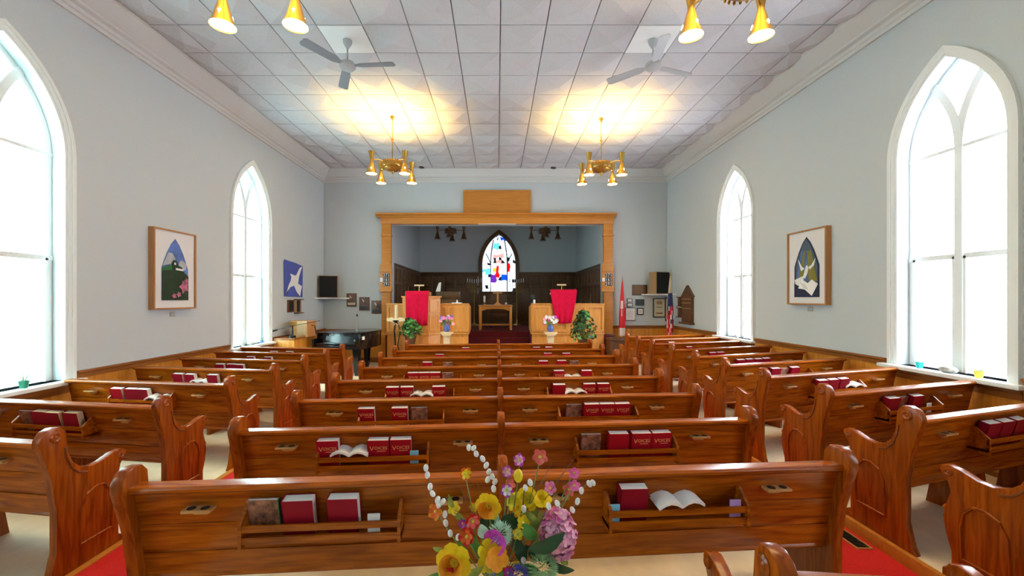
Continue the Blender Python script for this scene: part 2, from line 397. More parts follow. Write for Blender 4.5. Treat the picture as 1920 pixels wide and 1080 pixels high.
# red aisle carpets and the low floors of the side blocks
for n_, x0, x1 in (('aisle_carpet', -2.80, -1.90), ('aisle_carpet', 1.98, 2.80)):
    tag(MB().box(x0, x1, YB + .2, 10.6, 0, .012).obj(n_, 'red_carpet', smooth=False),
        'long red carpet runner along the %s aisle' % ('left' if x0 < 0 else 'right'), 'carpet', 'aisle carpets')
struct(MB().box(2.84, XR, YB, 10.2, 0, .09).obj('floor', 'floor', smooth=False))
struct(MB().box(2.80, 2.84, YB, 10.2, 0, .10).obj('trim_%d' % tn, 'oak_x', bevel=.006)); tn += 1
struct(MB().box(-2.86, -2.80, YB, 9.0, 0, .022).obj('trim_%d' % tn, 'oak_x', bevel=.006)); tn += 1
g = thing('floor_register', 'ornate black iron floor grate with brass rim in the right red aisle', 'grate', (2.70, 3.2, .012))
MB().band([(-.06, -.25), (.06, -.25), (.06, .25), (-.06, .25)], [(-.048, -.238), (.048, -.238), (.048, .238), (-.048, .238)], 0, .008, True).obj('rim', 'cup_wood', g, rot=(R(90), 0, 0))
b = MB().box(-.05, .05, -.24, .24, 0, .002)
for i in range(9):
    for s_ in (-1, 1):
        y_ = -.21 + i * .0525
        b.tube([(s_ * .045, y_ - .02, .004), (s_ * .02, y_ - .012, .004), (0, y_, .004), (s_ * .02, y_ + .015, .004), (s_ * .045, y_ + .02, .004)], .0035, 5)
b.obj('grille', 'iron', g)
# ------------------------------------------------------------------ gothic windows
def gothic_window(n, side, yc, wd, sp, sill):
    t = struct(link('window_%d' % n, None, None, (XL if side == 'L' else XR, yc, 0), (0, 0, R(90) if side == 'L' else R(-90))))
    gm = 'glass_left' if side == 'L' else 'glass_right'
    A = lambda off, bot=sill: arch(wd, sp, bot, off)
    MB().band(A(0), A(.035), -.045, 0).band(A(.03), A(.075), -.03, 0).band(A(.07), A(.105), -.02, .02).obj('casing', 'white_paint', t, ang=50)
    MB().box(-wd / 2 - .06, wd / 2 + .06, -.12, .24, sill - .045, sill).obj('sill', 'white_paint', t, bevel=.01)
    MB().band(A(.10), A(.15), .14, .21).obj('frame', 'white_paint', t, ang=50)
    h = wd / 2 - .10
    MB().box(-.04, .04, .12, .22, sill, sp).obj('mullion', 'white_paint', t, bevel=.008)
    brs = []
    am = math.acos(.75) - .03
    for s_ in (-1, 1):
        P = [(s_ * (-wd + (wd) * math.cos(am * i / 8)), sp + wd * math.sin(am * i / 8)) for i in range(9)]
        Q = [(s_ * (-wd + (wd - .04) * math.cos(am * i / 8)), sp + (wd - .04) * math.sin(am * i / 8)) for i in range(9)]
        P2 = [(s_ * (-wd + (wd + .04) * math.cos(am * i / 8)), sp + (wd + .04) * math.sin(am * i / 8)) for i in range(9)]
        MB().band(Q, P2, .125 - .002 * (s_ > 0), .215 + .002 * (s_ > 0)).obj('tracery', 'white_paint', t, ang=50); brs.append(P)
    zm, zu = 2.32, 3.52
    for s_ in (-1, 1):
        for zz, th in ((zm, .028), (zu, .018)):
            MB().box(min(s_ * .03, s_ * h), max(s_ * .03, s_ * h), .13, .20, zz - th, zz + th).obj('sash_bar', 'white_paint', t, smooth=False)
        x0, x1 = sorted((s_ * .04, s_ * (h - .05)))     # upright stiles of the lower sash
        for xx in (x0 + .012, x1 - .012):
            MB().box(xx - .014, xx + .014, .13, .19, sill, zm).obj('stile', 'white_paint', t, smooth=False)
        for z0, z1 in ((sill, zm), (zm, zu)):
            MB().box(min(0, s_ * h), max(0, s_ * h), .168, .172, z0, z1).obj('pane', gm, t, smooth=False)
        a = A(.12); half = a[1:len(a) // 2 + 1]         # lancet head between the outer arc and the branch
        outer = [(x, z) for x, z in (half if s_ < 0 else [(-x, z) for x, z in half])]
        br = brs[0 if s_ < 0 else 1]
        xe = br[-1][0]
        head = [(s_ * h, zu)] + [p for p in outer if p[1] > zu and abs(p[0]) > abs(xe)] + list(reversed(br)) + [(0, zu)]
        MB().prism(head, .168, .172, 'y').obj('pane', gm, t, smooth=False)
    a = A(.12); top = [p for p in a if abs(p[0]) < wd / 4 + .01 and p[1] > sp]
    MB().prism(list(brs[0]) + top + list(reversed(brs[1]))[:-1], .168, .172, 'y').obj('pane', gm, t, smooth=False)
for i, (sd, yc, wd, sp, sill) in enumerate(WINS): gothic_window(i + 1, sd, yc, wd, sp, sill)
# ------------------------------------------------------------------ chancel
QL, QR, QB, QF = -3.12, 3.20, 16.3, .825
struct(MB().box(QL - .2, QL, YF + .25, QB + .2, 0, 5.4).obj('wall_chancel_left', 'wall', smooth=False))
struct(MB().box(QR, QR + .2, YF + .25, QB + .2, 0, 5.4).obj('wall_chancel_right', 'wall', smooth=False))
struct(MB().box(QL - .2, QR + .2, YF + .25, QB + .2, 5.2, 5.4).obj('ceiling', 'wall', smooth=False))
SGX, SGW, SGS, SGB = .075, 1.60, 3.22, 2.10            # stained-glass window
struct(wall_mesh(QL - .2 - SGX, QR + .2 - SGX, 5.4, [(0, SGW, SGS, SGB)], .35).obj('wall_chancel_back', 'wall', loc=(SGX, QB, 0), smooth=False))
fl = struct(MB().box(QL, QR, 12.5, QB, 0, QF).obj('floor_chancel', 'wine_carpet', smooth=False))
for i in range(1, 5):
    MB().box(-.84, 1.0, 11.3 + .3 * (4 - i), 11.6 + .3 * (4 - i), 0, QF - .165 * i - .0).obj('step', 'wine_carpet', fl, bevel=.012)
MB().box(QL, -.84, 11.25, 12.5, 0, QF).box(1.0, QR, 11.25, 12.5, 0, QF).obj('platform', 'wine_carpet', fl, smooth=False)
def panelling(n, loc, rz, x0, x1, z0, z1, cells):
    t = struct(link('trim_%d' % n, None, None, loc, (0, 0, rz)))
    cw = (x1 - x0) / cells; zm = z0 + (z1 - z0) * .72
    for i in range(cells):
        for a, c in ((z0, zm), (zm, z1 - .06)):
            MB().box(x0 + i * cw + .05, x0 + (i + 1) * cw - .05, -.015, 0, a + .05, c - .05).obj('panel', 'panel_dark', t, bevel=.008)
        MB().box(x0 + i * cw - .05, x0 + i * cw + .05, -.04, 0, z0, z1 - .06).obj('stile', 'panel_dark', t, bevel=.006)
    for a in (z0 + .04, zm, z1 - .1):
        MB().box(x0, x1, -.038, 0, a - .05, a + .05).obj('rail', 'panel_dark', t, bevel=.006)
    MB().box(x0, x1, -.07, 0, z1 - .05, z1).obj('cap_rail', 'panel_dark', t, bevel=.01)
panelling(tn, (QL, 0, 0), R(90), YF + .25, QB, QF, 2.92, 8); tn += 1
panelling(tn, (QR, 0, 0), R(-90), -QB, -YF - .25, QF, 2.92, 8); tn += 1
panelling(tn, (0, QB, 0), 0, QL, SGX - .82, QF, 2.92, 5); tn += 1
panelling(tn, (0, QB, 0), 0, SGX + .82, QR, QF, 2.92, 5); tn += 1
panelling(tn, (0, QB, 0), 0, SGX - .82, SGX + .82, QF, 2.10, 3); tn += 1
# stained glass
t = struct(link('window_7', None, None, (SGX, QB, 0)))
A = lambda off, bot=SGB: arch(SGW, SGS, bot, off)
MB().band(A(-.02), A(.13), -.08, .05).obj('casing', 'panel_dark', t, ang=50)
MB().box(-.72, .72, -.1, .1, SGB - .03, SGB + .04).obj('sill', 'panel_dark', t, bevel=.008)
inner = A(.13)
def half_width(z):
    if z <= SGS: return SGW / 2 - .13
    r = SGW - .13
    return max(0, math.sqrt(max(0, r * r - (z - SGS) ** 2)) - SGW / 2)
ztop = inner[len(inner) // 2][1]
rows = 20; cols = 12
rs = random.Random(3)
grid = [[None] * (cols + 1) for _ in range(rows + 1)]
for j in range(rows + 1):
    z = SGB + .04 + (ztop - SGB - .05) * j / rows
    for i in range(cols + 1):
        u = i / cols
        jx = 0 if i in (0, cols) or i in (3, 9) else rs.uniform(-.3, .3) / cols
        jz = 0 if j in (0, rows) else rs.uniform(-.3, .3) * (ztop - SGB) / rows
        hw = max(half_width(min(z + jz, ztop - .004)), .006)
        grid[j][i] = (-hw + 2 * hw * (u + jx), z + jz)
SGP = [('sg_aqua', -.34, .05, .77, .84), ('sg_blue', .1, .35, .89, .94), ('sg_rose', -.36, .28, .60, .66), ('sg_red', -.2, .02, .27, .47), ('sg_red', .48, .72, .34, .48), ('sg_gold', -.42, -.18, .37, .42),
       ('sg_blue', .18, .5, .19, .33), ('sg_purple', -.5, -.22, .17, .30), ('sg_aqua', -.92, -.58, .33, .42), ('sg_rose', -.1, .12, .5, .56), ('sg_dark', .12, .24, .45, .56), ('sg_dark', -.3, -.2, .5, .58)]
def sg_colour(x, z):
    c = (z - SGB) / (ztop - SGB); u = x / .67
    for m, a, b_, lo, hi in SGP:
        if a < u < b_ and lo < c < hi: return m
    if rs.random() < (.22 if abs(u) > .5 and (c < .12 or .45 < c < .62) else .05): return 'sg_dark'
    return rs.choice(['sg_white', 'sg_white', 'sg_white', 'sg_pale'])
for j in range(rows):
    for i in range(cols):
        q = [grid[j][i], grid[j][i + 1], grid[j + 1][i + 1], grid[j + 1][i]]
        cx = sum(p[0] for p in q) / 4; cz = sum(p[1] for p in q) / 4
        q = [(cx + (p[0] - cx) * .97, cz + (p[1] - cz) * .97) for p in q]
        MB().prism(q, .02, .026, 'y').obj('glass_piece', sg_colour(cx, cz), t, smooth=False)
b = MB()
for j in range(rows):
    for i in range(cols + 1):
        p, q = grid[j][i], grid[j + 1][i]; b.tube([(p[0], .023, p[1]), (q[0], .023, q[1])], .003, 4)
    if j:
        for i in range(cols): p, q = grid[j][i], grid[j][i + 1]; b.tube([(p[0], .023, p[1]), (q[0], .023, q[1])], .003, 4)
b.obj('lead_came', 'lead', t, smooth=False)
for s_ in (-1, 1):                                      # two tracery bars that curve together at the top
    x_ = s_ * (SGW / 2 - .13) / 2
    P = [(x_, 0, SGB), (x_, 0, SGS)] + [(x_ * (1 - .35 * (k / 6) ** 2), 0, SGS + k / 6 * 1.0) for k in range(1, 7)]
    MB().tube(P, .022, 6).obj('tracery', 'lead', t)
    MB().tube([(x_, 0, SGS)] + [(x_ + s_ * .2 * (k / 6) ** 1.5, 0, SGS + .45 * (k / 6)) for k in range(1, 7)], .018, 6).obj('tracery', 'lead', t)
# proscenium: lintel, tablet, piers
PY = YF - .14
t = thing('chancel_surround', 'oak door-like surround with moulded lintel framing the chancel opening', 'archway', (0, 0, 0))
MB().box(-3.36, 3.37, PY, YF, OT, OT + .19).obj('lintel_board', 'oak_x', t, bevel=.01)
MB().prism([(YF, 4.20), (PY - .02, 4.20), (PY - .05, 4.24), (PY - .12, 4.26), (PY - .14, 4.30), (YF, 4.30)], -3.48, 3.43).obj('lintel_cornice', 'oak_x', t)
for x0, x1 in ((-3.34, -3.07), (3.08, 3.35)):
    MB().box(x0, x1, PY + .02, YF, .80, OT).obj('pier', 'oak_x', t, bevel=.008)
    MB().box(x0 - .025, x1 + .025, PY - .01, YF, 3.66, 3.71).obj('pier_capital', 'oak_x', t, bevel=.008)
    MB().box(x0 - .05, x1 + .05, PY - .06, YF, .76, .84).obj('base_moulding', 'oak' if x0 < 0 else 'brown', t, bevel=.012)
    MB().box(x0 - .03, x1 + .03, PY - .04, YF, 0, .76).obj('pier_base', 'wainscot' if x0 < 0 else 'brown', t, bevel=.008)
MB().box(-.55, .55, PY - .01, PY + .1, OT - .012, OT).obj('white_edge_strip', 'white', t)
t = thing('wood_tablet', 'plain rectangular oak panel fixed above the chancel lintel', 'panel', (0, YF, 4.31))
MB().box(-.93, .93, -.05, 0, .0, .66).obj('board', 'oak_x', t)
MB().band([(-.98, 0), (.98, 0), (.98, .69), (-.98, .69)], [(-.93, .045), (.93, .045), (.93, .645), (-.93, .645)], -.07, 0, True).obj('frame', 'oak_x', t)
# hymn boards with number cards
for side, px in (('left', 724), ('right', 1139)):
    x_ = WX(px, PY); t = thing('hymn_board', 'pointed oak hymn number board on the %s pier' % side, 'sign', (x_, PY, 2.08), group='hymn boards')
    o = arch(.35, .62, 0, 0, 6)
    MB().prism(o, -.045, .01, 'y').obj('board', 'oak_x', t, bevel=.006)
    MB().box(-.185, .185, -.065, .01, -.03, .05).obj('ledge', 'oak_x', t, bevel=.006)
    MB().box(-.175, .175, -.05, -.04, .535, .545).obj('head_rule', 'brown', t)
    for k, s_ in enumerate(('371', '161', '291')):
        z_ = .44 - k * .125
        for d, ch in enumerate(s_):
            c = MB().box(-.0325, .0325, -.055, -.044, -.055, .055).obj('number_card', 'black', t, loc=(d * .067 - .045, 0, z_), smooth=False)
            link('number', text_mesh('number', ch, .135, 'white'), c, (0, -.056, 0), (R(90), 0, 0)).scale = (.78, 1, 1)
        if k == 1: MB().box(-.04, .04, -.055, -.044, -.055, .055).obj('blank_card', 'white', t, loc=(-.122, 0, z_), smooth=False)
# choir fronts either side of the steps
def front(name, label, x0, x1, cells, ret):
    t = thing(name, label, 'pulpit rail', ((x0 + x1) / 2, 11.2, 0)); a, c = x0 - (x0 + x1) / 2, x1 - (x0 + x1) / 2
    MB().box(a, c, .0, .05, 0, .86).obj('skirt', 'oak', t, smooth=False)
    MB().box(a - .01, c + .01, -.05, .08, .86, .91).obj('base_moulding', 'oak', t, bevel=.012)
    MB().box(a, c, .0, .04, .91, 1.68).obj('rail_back', 'oak', t, smooth=False)
    MB().box(a - .02, c + .02, -.03, .10, 1.68, 1.72).obj('top_rail', 'oak', t, bevel=.01)
    cw = (c - a) / cells
    for i in range(cells):
        MB().band([(a + i * cw + .0, .93), (a + (i + 1) * cw, .93), (a + (i + 1) * cw, 1.66), (a + i * cw, 1.66)],
                  [(a + i * cw + .06, 1.0), (a + (i + 1) * cw - .06, 1.0), (a + (i + 1) * cw - .06, 1.6), (a + i * cw + .06, 1.6)], -.038, .01, True).obj('panel_frame', 'oak', t)
        MB().box(a + i * cw + .04, a + (i + 1) * cw - .04, -.02, 0, .1, .78).obj('skirt_panel', 'oak', t, bevel=.01)
    xr = c if ret > 0 else a                            # return panel leading back beside the steps
    MB().prism([(0, .86), (.75, .95), (.75, 1.62), (0, 1.70)], xr - .03, xr + .03).obj('return_panel', 'oak', t, bevel=.008)
    return t
front('choir_rail', 'panelled light oak choir front left of the red steps', -3.06, -.80, 4, 1)
front('choir_rail', 'panelled light oak choir front right of the red steps', .97, 2.97, 4, -1)
# left pulpit
t = thing('pulpit', 'tall light oak pulpit with angled sides left of the red steps', 'pulpit', (-2.12, 10.92, 0))
pl = [(-.42, .2), (-.42, -.12), (.28, -.12), (.56, .10), (.56, .2)]
MB().prism(pl, .0, .86, 'z').obj('base', 'oak', t, bevel=.006)
MB().prism([(x * 1.05, y * 1.05 - .01) for x, y in pl], .86, .92, 'z').obj('base_moulding', 'oak', t, bevel=.01)
MB().prism(pl, .92, 1.88, 'z').obj('body', 'oak', t, bevel=.006)
MB().prism([(x * 1.06, y * 1.06 - .01) for x, y in pl], 1.88, 1.92, 'z').obj('top_moulding', 'oak', t, bevel=.01)
for z0, z1 in ((1.0, 1.42), (1.48, 1.82)):
    M = Matrix.Translation((.42, -.01, 0)) @ Matrix.Rotation(math.atan2(.22, .28), 4, 'Z')
    b = MB().band([(-.15, z0), (.15, z0), (.15, z1), (-.15, z1)], [(-.11, z0 + .04), (.11, z0 + .04), (.11, z1 - .04), (-.11, z1 - .04)], -.02, .005, True)
    b.v = [tuple(M @ Vector(p)) for p in b.v]; b.obj('panel_frame', 'oak', t)
MB().box(-.36, .30, -.05, .25, 1.92, 2.03).obj('book_rest', 'oak', t, bevel=.01)
def cloth(name, label, loc, wt, wb, h, over, mat, n=26):
    b = MB(); m = 12; V = []
    for j in range(m + 1):
        if j == 0: zz, yy = 0, over
        elif j == 1: zz, yy = .008, .02
        else: zz, yy = -h * (j - 1) / (m - 1), -.012
        tt = max(0, (j - 1) / (m - 1)); wd = wt + (wb - wt) * tt ** 1.3
        for i in range(n + 1):
            u = i / n - .5
            fold = .036 * tt * math.sin(u * 2 * PI * 3.2 + .6) * (1 if j > 1 else 0)
            V.append((u * wd, yy + fold - .015 * tt, zz + (.02 * abs(u) * tt)))
    b.add(V, [(j * (n + 1) + i, j * (n + 1) + i + 1, (j + 1) * (n + 1) + i + 1, (j + 1) * (n + 1) + i) for j in range(m) for i in range(n)])
    o = b.obj(name, mat, loc=loc, ang=80)
    sd = o.modifiers.new('thickness', 'SOLIDIFY'); sd.thickness = .008
    return tag(o, label, 'cloth', 'red pulpit hangings')
cloth('pulpit_cloth', 'straight crimson cloth hanging on the left oak pulpit', (-2.14, 10.78, 2.045), .62, .56, .92, .26, 'fuchsia_cloth')
t = thing('lectern', 'wooden lectern under the pink-red cloth behind the right choir front', 'lectern', (1.82, 11.42, QF))
MB().lathe([(.22, 0), (.22, .05), (.05, .1), (.045, 1.1), (.08, 1.14)], 16).obj('post', 'oak', t)
MB().box(-.32, .32, -.20, .10, 1.14, 1.19).obj('desk', 'oak', t, bevel=.008)
cloth('lectern_cloth', 'pink-red cloth gathered narrower at the bottom over the right choir front', (1.84, 11.14, 2.09), .74, .40, .93, .36, 'fuchsia_cloth')
for side, x_, y_, zb in (('left', WX(786, 10.95), 10.95, 2.03), ('right', WX(1053, 11.4), 11.4, 2.06)):
    t = thing('reading_lamp', 'small brass reading lamp with bar shade on the %s' % ('left pulpit' if side == 'left' else 'right lectern'), 'lamp', (x_, y_, zb), group='reading lamps')
    MB().lathe([(.04, 0), (.04, .012), (.008, .02), (.008, .17)], 12).obj('stem', 'brass', t)
    MB().tube([(-.13, 0, .18), (.13, 0, .18)], .022, 8).obj('shade', 'paper_cream', t)
# altar furniture
AY = 13.4
t = thing('communion_table', 'carved oak communion table at the top of the red steps', 'table', (-.05, AY, QF))
MB().box(-.56, .56, -.28, .28, .77, .815).obj('table_top', 'oak_x', t, bevel=.008)
for sx in (-1, 1):
    for sy in (-1, 1):
        MB().box(sx * .5 - .04, sx * .5 + .04, sy * .23 - .04, sy * .23 + .04, 0, .77).obj('leg', 'oak', t, bevel=.006)
ap = [(-.46, .77), (-.46, .60), (-.42, .64), (-.36, .65), (-.30, .68), (-.1, .69), (.1, .69), (.30, .68), (.36, .65), (.42, .64), (.46, .60), (.46, .77)]
MB().prism(ap, -.25, -.22, 'y').obj('apron', 'oak_x', t); MB().prism(ap, .22, .25, 'y').obj('apron', 'oak_x', t)
MB().box(-.46, .46, -.03, .03, .13, .19).obj('stretcher', 'oak_x', t, bevel=.006)
t = thing('standing_cross', 'light wooden cross standing on the communion table', 'cross', (.02, AY, QF + .815))
MB().box(-.13, .13, -.07, .07, 0, .03).obj('base', 'oak', t, bevel=.006)
MB().prism([(-.09, .03), (.09, .03), (.035, .10), (-.035, .10)], -.04, .04, 'y').obj('foot', 'oak', t)
MB().box(-.028, .028, -.02, .02, .1, .46).box(-.15, .15, -.02, .02, .38, .425).obj('cross', 'oak', t, bevel=.004)
for nm, x_, hh, lb in (('left', -.42, .2, 'tall white candle on brass holder at left end of communion table'), ('right', .30, .05, 'short white candle at right end of communion table')):
    t = thing('altar_candle', lb, 'candle', (x_, AY, QF + .815), group='communion table candles')
    MB().lathe([(.05, 0), (.05, .012), (.012, .03), (.012, .07 if hh > .1 else .02), (.04, .08 if hh > .1 else .025), (.04, .1 if hh > .1 else .03)], 12).obj('holder', 'brass', t)
    z0 = .1 if hh > .1 else .03
    MB().lathe([(.035, z0), (.035, z0 + hh), (.004, z0 + hh), (.003, z0 + hh + .02)], 12).obj('candle', 'white', t)
t = thing('clergy_chair', 'dark high-backed chair behind the communion table', 'chair', (.05, 14.6, QF))
MB().box(-.3, .3, -.25, .25, .4, .47).obj('seat', 'brown', t, bevel=.01)
MB().box(-.3, .3, .22, .28, .47, 1.15).obj('backrest', 'brown', t, bevel=.01)
for sx in (-1, 1):
    for sy in (-1, 1): MB().box(sx * .27 - .03, sx * .27 + .03, sy * .22 - .03, sy * .22 + .03, 0, .4).obj('leg', 'brown', t)
    MB().box(sx * .28 - .03, sx * .28 + .03, -.25, .25, .62, .67).obj('armrest', 'brown', t, bevel=.008)
for side, x_ in (('left', -.86), ('right', .74)):
    t = thing('candelabrum', 'tall seven-branch candle stand %s of the stained-glass window' % side, 'candelabrum', (x_, 15.2, QF), group='seven-branch candle stands')
    MB().lathe([(.2, 0), (.2, .03), (.04, .1), (.02, .2), (.018, 1.45), (.03, 1.48), (.012, 1.5), (.012, 1.62)], 14).obj('stand', 'brass_dull', t)
    for k in (-3, -2, -1, 1, 2, 3):
        xk = k * .085
        MB().tube([(0, 0, 1.36 - .03 * abs(k)), (xk * .6, 0, 1.36 - .03 * abs(k)), (xk, 0, 1.50), (xk, 0, 1.58 + .015 * abs(k))], .008, 6).obj('branch', 'brass_dull', t)
    for k in range(-3, 4):
        MB().lathe([(.012, 1.6 + .015 * abs(k)), (.012, 1.74 + .015 * abs(k)), (.002, 1.76 + .015 * abs(k))], 8, (k * .085, 0, 0)).obj('candle', 'paper', t)
t = thing('organ_console', 'dark wooden organ console behind the left pulpit', 'organ', (WX(838, 12.8), 12.8, QF))
MB().box(-.34, .40, -.25, .3, 0, 1.0).obj('case', 'panel_dark', t, bevel=.02)
MB().box(-.34, .40, .0, .3, 1.0, 1.25).obj('top', 'panel_dark', t, bevel=.02)
MB().box(-.3, .36, -.42, -.2, .68, .74).obj('keyboard_shelf', 'panel_dark', t, bevel=.01)
t = tag(MB().prism([(-.1, 0), (.06, 0), (.1, .30), (.02, .28)], -.006, .006, 'y').obj('sheet_music', 'paper', loc=(WX(824, 12.9), 12.72, QF + 1.25), rot=(R(-8), 0, R(30))), 'white sheet music propped on the dark organ console', 'paper')
t = thing('desk_fan', 'small dark round fan standing on the right choir front', 'fan', (WX(998, 11.3), 11.27, 1.72))
MB().lathe([(.05, 0), (.05, .02), (.014, .03), (.014, .1)], 12).obj('stand', 'black', t)
MB().lathe([(0, -.03), (.07, -.03), (.095, 0), (.07, .03), (0, .045)], 16, (0, 0, .17), mat=Matrix.Rotation(R(80), 3, 'X')).obj('head', 'black', t)
tag(MB().lathe([(.03, 0), (.03, .1), (.004, .1), (.003, .12)], 10, (WX(1000, 11.25) + .02, 11.17, 1.72)).obj('candle', 'white'), 'white candle stub beside the dark fan on the right choir front', 'candle')
t = thing('plain_candlestick', 'thin dark stand on top of the right choir front near the pier', 'candlestick', (WX(1107, 11.25), 11.25, 1.72))
MB().lathe([(.05, 0), (.05, .015), (.01, .03), (.01, .24), (.02, .25)], 10).obj('stem', 'bronze', t); MB().tube([(.0, 0, .1), (.05, 0, .07), (.06, 0, .0)], .008, 6).obj('hook', 'bronze', t)
tag(MB().box(-.14, .14, -.09, .09, 0, .02).prism([(-.02, .02), (.03, .02), (.01, .10), (-.01, .10)], -.02, .02, 'y').obj('open_book', 'paper', loc=(WX(857, 11.25), 11.24, 1.72)), 'white open book on the left choir front beside the pulpit', 'book')
t = thing('choir_chair', 'dark chair behind the left choir front beside the pier', 'chair', (-2.85, 13.0, QF))
MB().box(-.2, .2, -.2, .2, .42, .46).obj('seat', 'brown', t, bevel=.01); MB().box(-.2, .2, .17, .21, .5, 1.2).obj('backrest', 'brown', t, bevel=.01)
for sx in (-1, 1):
    for sy in (-1, 1): MB().box(sx * .17 - .02, sx * .17 + .02, sy * .17 - .02, sy * .17 + .02, 0, .42).obj('leg', 'brown', t)
# paschal candle stand, pedestals with vases, potted plants
t = thing('paschal_candle_stand', 'black wrought-iron candle stand with cream candle and gold bow beside the left plant', 'candle stand', (WX(743, 10.7), 10.7, 0))
for k in range(3):
    a = 2 * PI * k / 3 + .4
    MB().tube([(.22 * math.cos(a), .22 * math.sin(a), 0), (.12 * math.cos(a), .12 * math.sin(a), .3), (.04 * math.cos(a), .04 * math.sin(a), .6), (.1 * math.cos(a), .1 * math.sin(a), 1.0), (.03 * math.cos(a), .03 * math.sin(a), 1.25)], .012, 6).obj('leg', 'iron', t)
MB().lathe([(.02, 1.2), (.1, 1.26), (.1, 1.28), (0, 1.28)], 14).obj('drip_pan', 'iron', t)
MB().lathe([(.045, 1.28), (.045, 1.68), (.005, 1.69), (.004, 1.72)], 14).obj('candle', 'paper_cream', t)
for s_ in (-1, 1):
    MB().prism([(0, 1.30), (s_ * .10, 1.36), (s_ * .24, 1.33), (s_ * .24, 1.26), (s_ * .10, 1.24)], -.06, -.04, 'y').obj('bow', 'paper_cream', t)
    MB().tube([(0, -.05, 1.30), (s_ * .08, -.06, 1.22), (s_ * .05, -.06, 1.14), (s_ * .0, -.05, 1.2)], .012, 6).obj('ribbon_loop', 'paper_cream', t)
def petals(b, c, n, r, M, mi=0, wid=.45, lift=.25):     # a ring of petals in the plane of M
    for k in range(n):
        a = 2 * PI * k / n
        d = Vector((math.cos(a), math.sin(a), 0)); e = Vector((-math.sin(a), math.cos(a), 0)); up = Vector((0, 0, 1))
        P = [(0, 0, 0), (.3, wid * .55, .25), (.62, wid, .6), (.86, wid * .75, .85), (1, 0, 1.0), (.86, -wid * .75, .85), (.62, -wid, .6), (.3, -wid * .55, .25), (.6, 0, .38)]
        b.add([Vector(c) + M @ (d * r * x + e * r * y + up * r * lift * z) for x, y, z in P], [(i, (i + 1) % 8, 8) for i in range(8)], mi)
def facing(rs_, tilt=.5):                               # a flower faces the camera, more or less
    return Euler((R(90) - rs_.uniform(-.2, 1) * tilt, rs_.uniform(-.4, .4), rs_.uniform(-.5, .5))).to_matrix()
for side, px, py in (('left', 838, 627), ('right', 1032, 627)):
    Y_ = 10.3; x_ = WX(px, Y_)
    t = thing('flower_pedestal', 'short light wooden pedestal in front of the %s choir front' % side, 'pedestal', (x_, Y_, 0), group='flower pedestals')
    zt = WZ(622, Y_)
    MB().box(-.12, .12, -.12, .12, 0, .06).obj('base', 'pedestal', t, bevel=.01); MB().box(-.08, .08, -.08, .08, .06, zt - .1).obj('shaft', 'pedestal', t, bevel=.01)
    MB().prism([(-.08, zt - .1), (.08, zt - .1), (.16, zt - .03), (.16, zt), (-.16, zt), (-.16, zt - .03)], -.14, .14, 'y').obj('top', 'pedestal', t, bevel=.006)
    v_ = thing('flower_vase', 'blue and white vase of %s on the %s pedestal' % (('pink and violet flowers', 'left') if side == 'left' else ('white flowers', 'right')), 'vase', (x_, Y_, zt), group='vases on pedestals')
    MB().lathe([(.05, 0), (.075, .05), (.085, .1), (.06, .16), (.05, .19)], 16).obj('vase', 'blue_ceramic', v_)
    cols_ = ['pink_pale', 'purple', 'blue_petal', 'white', 'pink'] if side == 'left' else ['white', 'mat_white', 'pink_pale', 'white', 'purple']
    for k in range(22):
        rr = random.Random(k + (0 if side == 'left' else 90)); a = rr.uniform(0, 2 * PI); h_ = rr.uniform(0, 1); q = .17 * math.sqrt(1 - (h_ - .3) ** 2)
        b = MB(); petals(b, (q * math.cos(a), q * math.sin(a) * .8, .2 + h_ * .2), 6, .045, facing(rr)); b.obj('blossom', cols_[k % 5], v_, smooth=False)
    b = MB()
    for k in range(14):
        a = k * 2.4; petals(b, (.1 * math.cos(a), .1 * math.sin(a), .2 + .05 * (k % 3)), 3, .07, Euler((.6, .3 * k, a)).to_matrix(), 0, .25)
    b.obj('leaves', 'leaf_mid', v_, smooth=False)
def plant(label, x_, y_, z0, spread, height, mat, n, seed, lsize):
    t = thing('potted_plant', label, 'plant', (x_, y_, 0), group='green plants by the choir fronts')
    MB().lathe([(.11, z0 - .22), (.15, z0 - .02), (.16, z0), (.13, z0), (.12, z0 - .03), (0, z0 - .03)], 16).obj('pot', 'brown', t)
    MB().lathe([(.16, 0), (.16, .03), (.03, .06), (.03, z0 - .25), (.14, z0 - .22)], 14).obj('plant_stand', 'iron', t)
    rr = random.Random(seed); b = MB(); st = MB()
    for k in range(n):
        u = rr.random(); a = rr.uniform(0, 2 * PI); h_ = height * u ** .8; q = spread * (1 - .75 * (u ** 1.6)) * math.sqrt(rr.random())
        c = Vector((q * math.cos(a), q * math.sin(a) * .8, z0 + h_))
        M = Euler((rr.uniform(.3, 1.5), rr.uniform(-.6, .6), a + PI / 2)).to_matrix()
        pts = [(0, 0, 0), (.45, .35, .06), (1, 0, -.12), (.45, -.35, .06), (.5, 0, 0)]
        s_ = lsize * rr.uniform(.7, 1.3)
        b.add([c + M @ (Vector(p) * s_) for p in pts], [(0, 1, 4), (1, 2, 4), (2, 3, 4), (3, 0, 4)], rr.choice((0, 0, 1)))
        if k % 6 == 0: st.tube([(0, 0, z0 - .02), (c.x * .5, c.y * .5, z0 + h_ * .7), tuple(c)], .005, 4)
    b.obj('foliage', mat, t, smooth=False)['kind'] = 'stuff'
    st.obj('stems', 'stem', t)
plant('bushy green potted fern beside the candle stand below the left pulpit', WX(770, 10.5), 10.5, .88, .36, .42, ['leaf_mid', 'leaf_dark'], 330, 5, .10)
plant('dark green potted fig below the right choir front, left of the brown pier base', WX(1094, 10.4), 10.4, .80, .40, .74, ['leaf_dark', 'leaf_mid'], 360, 8, .105)
